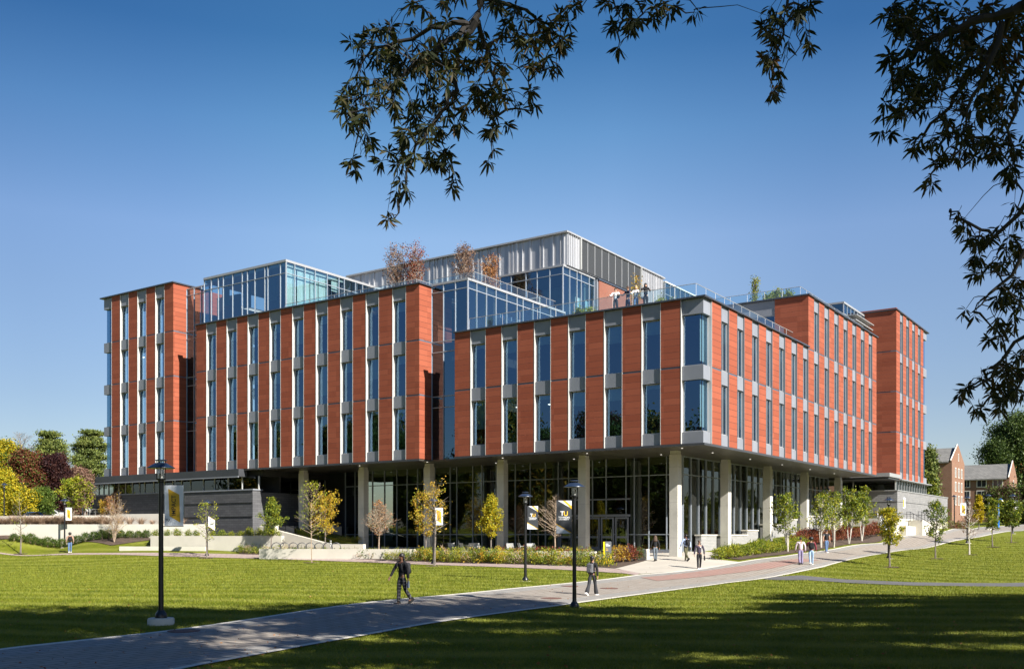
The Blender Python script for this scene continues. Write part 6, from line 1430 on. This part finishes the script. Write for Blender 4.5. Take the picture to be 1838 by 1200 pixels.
ck = cloth('black_cloth', (.006,.006,.008)); cgr = cloth('charcoal_cloth', (.022,.023,.027)); cw = cloth('white_cloth', (.66,.64,.64)); cj = cloth('blue_denim', (.08,.14,.26)); cjl = cloth('light_denim', (.25,.36,.50)); cn = cloth('navy_cloth', (.02,.025,.06))
shk = cloth('black_shoes', (.012,.012,.012)); shw = cloth('white_shoes', (.62,.60,.58)); pl = plaid(); CL['plaid'] = pl
person(G(721, 1084), YAW-.75, 'person in black jacket and plaid trousers with long braids, on the shaded walk', 1.76, 'dark', ck, pl, shk, 'braids', None, ((.10,.05),(-.22,.45)), ((.42,.12),(-.12,.12)), cgr, bag=(1, cloth('blue_gray_pouch', (.16,.20,.26)), (.10,.05,.22)))
person(G(1063, 1068.5), YAW+math.pi-.55, 'person in black flared trousers with gray backpack and white shoes, beside the tall lamp', 1.66, 'mid', ck, cgr, shw, 'bun', None, ((.25,.0),(-.30,.25)), ((-.1,.15),(.25,.5)), cloth('gray_backpack', (.10,.10,.11)), flare=.055, female=True)
person(G(1176, 1006.5), YAW+math.pi+.1, 'person with long dark curly hair and gray jeans, left of the corner column', 1.66, 'mid', ck, cloth('gray_denim', (.10,.12,.14)), shk, 'curly', m_hairb, ((.15,.0),(-.2,.3)), ((-.15,.1),(.2,.1)), female=True)
person(G(1231, 1006.5), YAW+math.pi+.45, 'person in pale blue shirt and olive trousers, just right of the corner column', 1.74, 'dark', cloth('pale_blue_cloth', (.36,.44,.64)), cloth('olive_cloth', (.075,.070,.035)), shk, 'short', None, ((.22,.0),(-.32,.4)), ((-.25,.2),(.3,.2)), ck)
person(G(1255, 1020.5), YAW+.05, 'person in dark sweater with white headphones, walking toward the viewer', 1.72, 'mid', cloth('dark_plum_cloth', (.035,.025,.045)), ck, shw, 'short', m_hairb, ((.12,.0),(-.12,.15)), ((-.05,.1),(.1,.1)), phones=m_white, logo=True, bag=(1, ck, (.08,.10,.26)))
person(G(1437, 1013), YAW+math.pi-.1, 'person in white shirt and gray purple trousers, left of the pair walking away', 1.74, 'mid', cloth('pinkish_white_cloth', (.55,.45,.48)), cloth('gray_purple_cloth', (.20,.17,.28)), shk, 'short', None, ((.12,.0),(-.18,.25)), ((-.1,.15),(.15,.2)), flare=.03)
person(G(1456, 1013.5), YAW+math.pi-.15, 'person in maroon hoodie with black backpack, right of the pair walking away', 1.76, 'mid', cloth('maroon_cloth', (.15,.015,.03)), cjl, shw, 'afro', None, ((.2,.0),(-.25,.3)), ((-.15,.2),(.2,.2)), ck)
person(G(1483.5, 991.5), YAW+.3, 'person in black vest over a pale shirt, by the lamp near the saplings', 1.74, 'light', cloth('pale_gray_cloth', (.42,.45,.45)), cj, shw, 'short', None, ((.12,.0),(-.12,.05)), ((.05,.15),(-.05,.1)), vest=ck, short_sleeve=True)
person(G(125.5, 991), YAW+math.pi+.5, 'person in tan top and blue jeans with black backpack beside the far left lamp', 1.72, 'mid', cloth('tan_cloth', (.36,.22,.16)), cj, shw, 'afro', None, ((.12,.0),(-.14,.15)), ((-.05,.4),(.1,.3)), ck)
x, y = P(437, 88.6); person((x, y, 3.25), YAW-1.2, 'person in black top and white jeans coming down the left steps', 1.68, 'dark', ck, cloth('pale_denim', (.50,.55,.62)), shw, 'long', None, ((.3,.3),(-.1,.2)), ((.1,.2),(-.2,.3)), flare=.03, female=True)
RG = 'people leaning on the roof terrace rail'
def rp(px, v): u = onv(px, v); return (u, v, 17.56)
person(rp(1105, 1.55), 0.25, 'person in white shirt at the left of the four people on the roof terrace', 1.8, 'light', cw, cgr, shk, 'short', m_hairb, ((.05,0),(-.05,0)), ((.6,1.0),(.5,1.1)), group=RG)
person(rp(1127, 1.6), -.5, 'person in navy holding a bag, second from the left on the roof terrace', 1.8, 'mid', cn, cn, shk, 'short', m_hairb, ((.1,0),(-.1,0)), ((.7,.9),(.2,.3)), group=RG, bag=(0, ck, (.25,.08,.25)))
person(rp(1141.5, 1.6), .2, 'blond person in white top and blue jeans, third from the left on the roof terrace', 1.74, 'light', cw, cj, shw, 'long', m_hairy, ((.05,0),(-.05,0)), ((.5,1.4),(.7,1.0)), group=RG, female=True)
person(rp(1159, 1.55), .5, 'person in black with long black hair, rightmost of four on the roof terrace', 1.8, 'light', ck, ck, shk, 'long', None, ((.05,0),(-.05,0)), ((.9,.9),(.6,1.0)), group=RG, female=True)
# ---------------- grass blades and fallen leaves ----------------
def lawn_blades(name, region, n, h, seed, label):
    "many short blades as real geometry over a lawn region given as a test in photo pixels"
    rs = np.random.RandomState(seed); P0 = []
    d0, d1, px0, px1 = region
    m = int(n*2.2); d = np.sqrt(rs.uniform(d0**2, d1**2, m)) if False else d0*(d1/d0)**rs.rand(m); px = rs.uniform(px0, px1, m); t = (px-CXP)/FPX
    X = CAM[0]+d*(FW[0]+t*RT[0]); Y = CAM[1]+d*(FW[1]+t*RT[1]); Z = terr_np(X, Y); py = HOR+(CAM[2]-Z)*FPX/d
    up = np.interp(px, [p[0] for p in UP], [p[1] for p in UP]); lo = np.interp(px, [p[0] for p in LO], [p[1] for p in LO])
    a3 = np.interp(px, [p[0] for p in U3], [p[1] for p in U3]); b3 = np.interp(px, [p[0] for p in L3], [p[1] for p in L3])
    l2 = np.interp(px, [p[0] for p in L2], [p[1] for p in L2])
    ok = (py > lo+.8) & ~((px > 1360) & (py > a3-.6) & (py < b3+.6)) | ((py < up-1.2) & (px < 1140) & (py > l2+.6))
    X, Y, Z, d = X[ok][:n], Y[ok][:n], Z[ok][:n], d[ok][:n]; N = len(X); s = (d/25)**.75
    a = rs.uniform(0, 6.28, N); L = h*rs.uniform(.5, 1.25, N)*np.minimum(s, 1.6); wd = .0045*s*rs.uniform(.7, 1.4, N)*1.6
    cx, sx = np.cos(a), np.sin(a); ln = rs.normal(0, .5, (N, 2))*L[:, None]
    b0 = np.stack([X-cx*wd, Y-sx*wd, Z-.01], -1); b1 = np.stack([X+cx*wd, Y+sx*wd, Z-.01], -1); tp = np.stack([X+ln[:, 0], Y+ln[:, 1], Z+L], -1)
    V = np.stack([b0, b1, tp], 1).reshape(-1, 3); F = np.arange(3*N).reshape(-1, 3); o = leaf_obj(name, V, F, LM['tuft']); o['kind'] = 'stuff'; o['label'] = label; o['category'] = 'grass'; return o
lawn_blades('grass_blades', (17, 105, -60, 1900), 560000, .055, 5, 'short mown green grass blades on the lawns beside the walk')
rs = np.random.RandomState(9); V_ = []; F_ = []
pts = []
for i in range(1500):
    q = 17*(75/17)**rs.rand(); x, y = P(rs.uniform(-50, 1890), q); pts.append((x, y, terr(x, y)+.045))
V, F = leaf_arrays(pts, 1, .0, .075, .45, rs, 0, True); o = leaf_obj('fallen_leaves', V, F, LM['orange']); o['kind'] = 'stuff'; o['label'] = 'scattered fallen brown leaves on the grass and walk'; o['category'] = 'leaves'
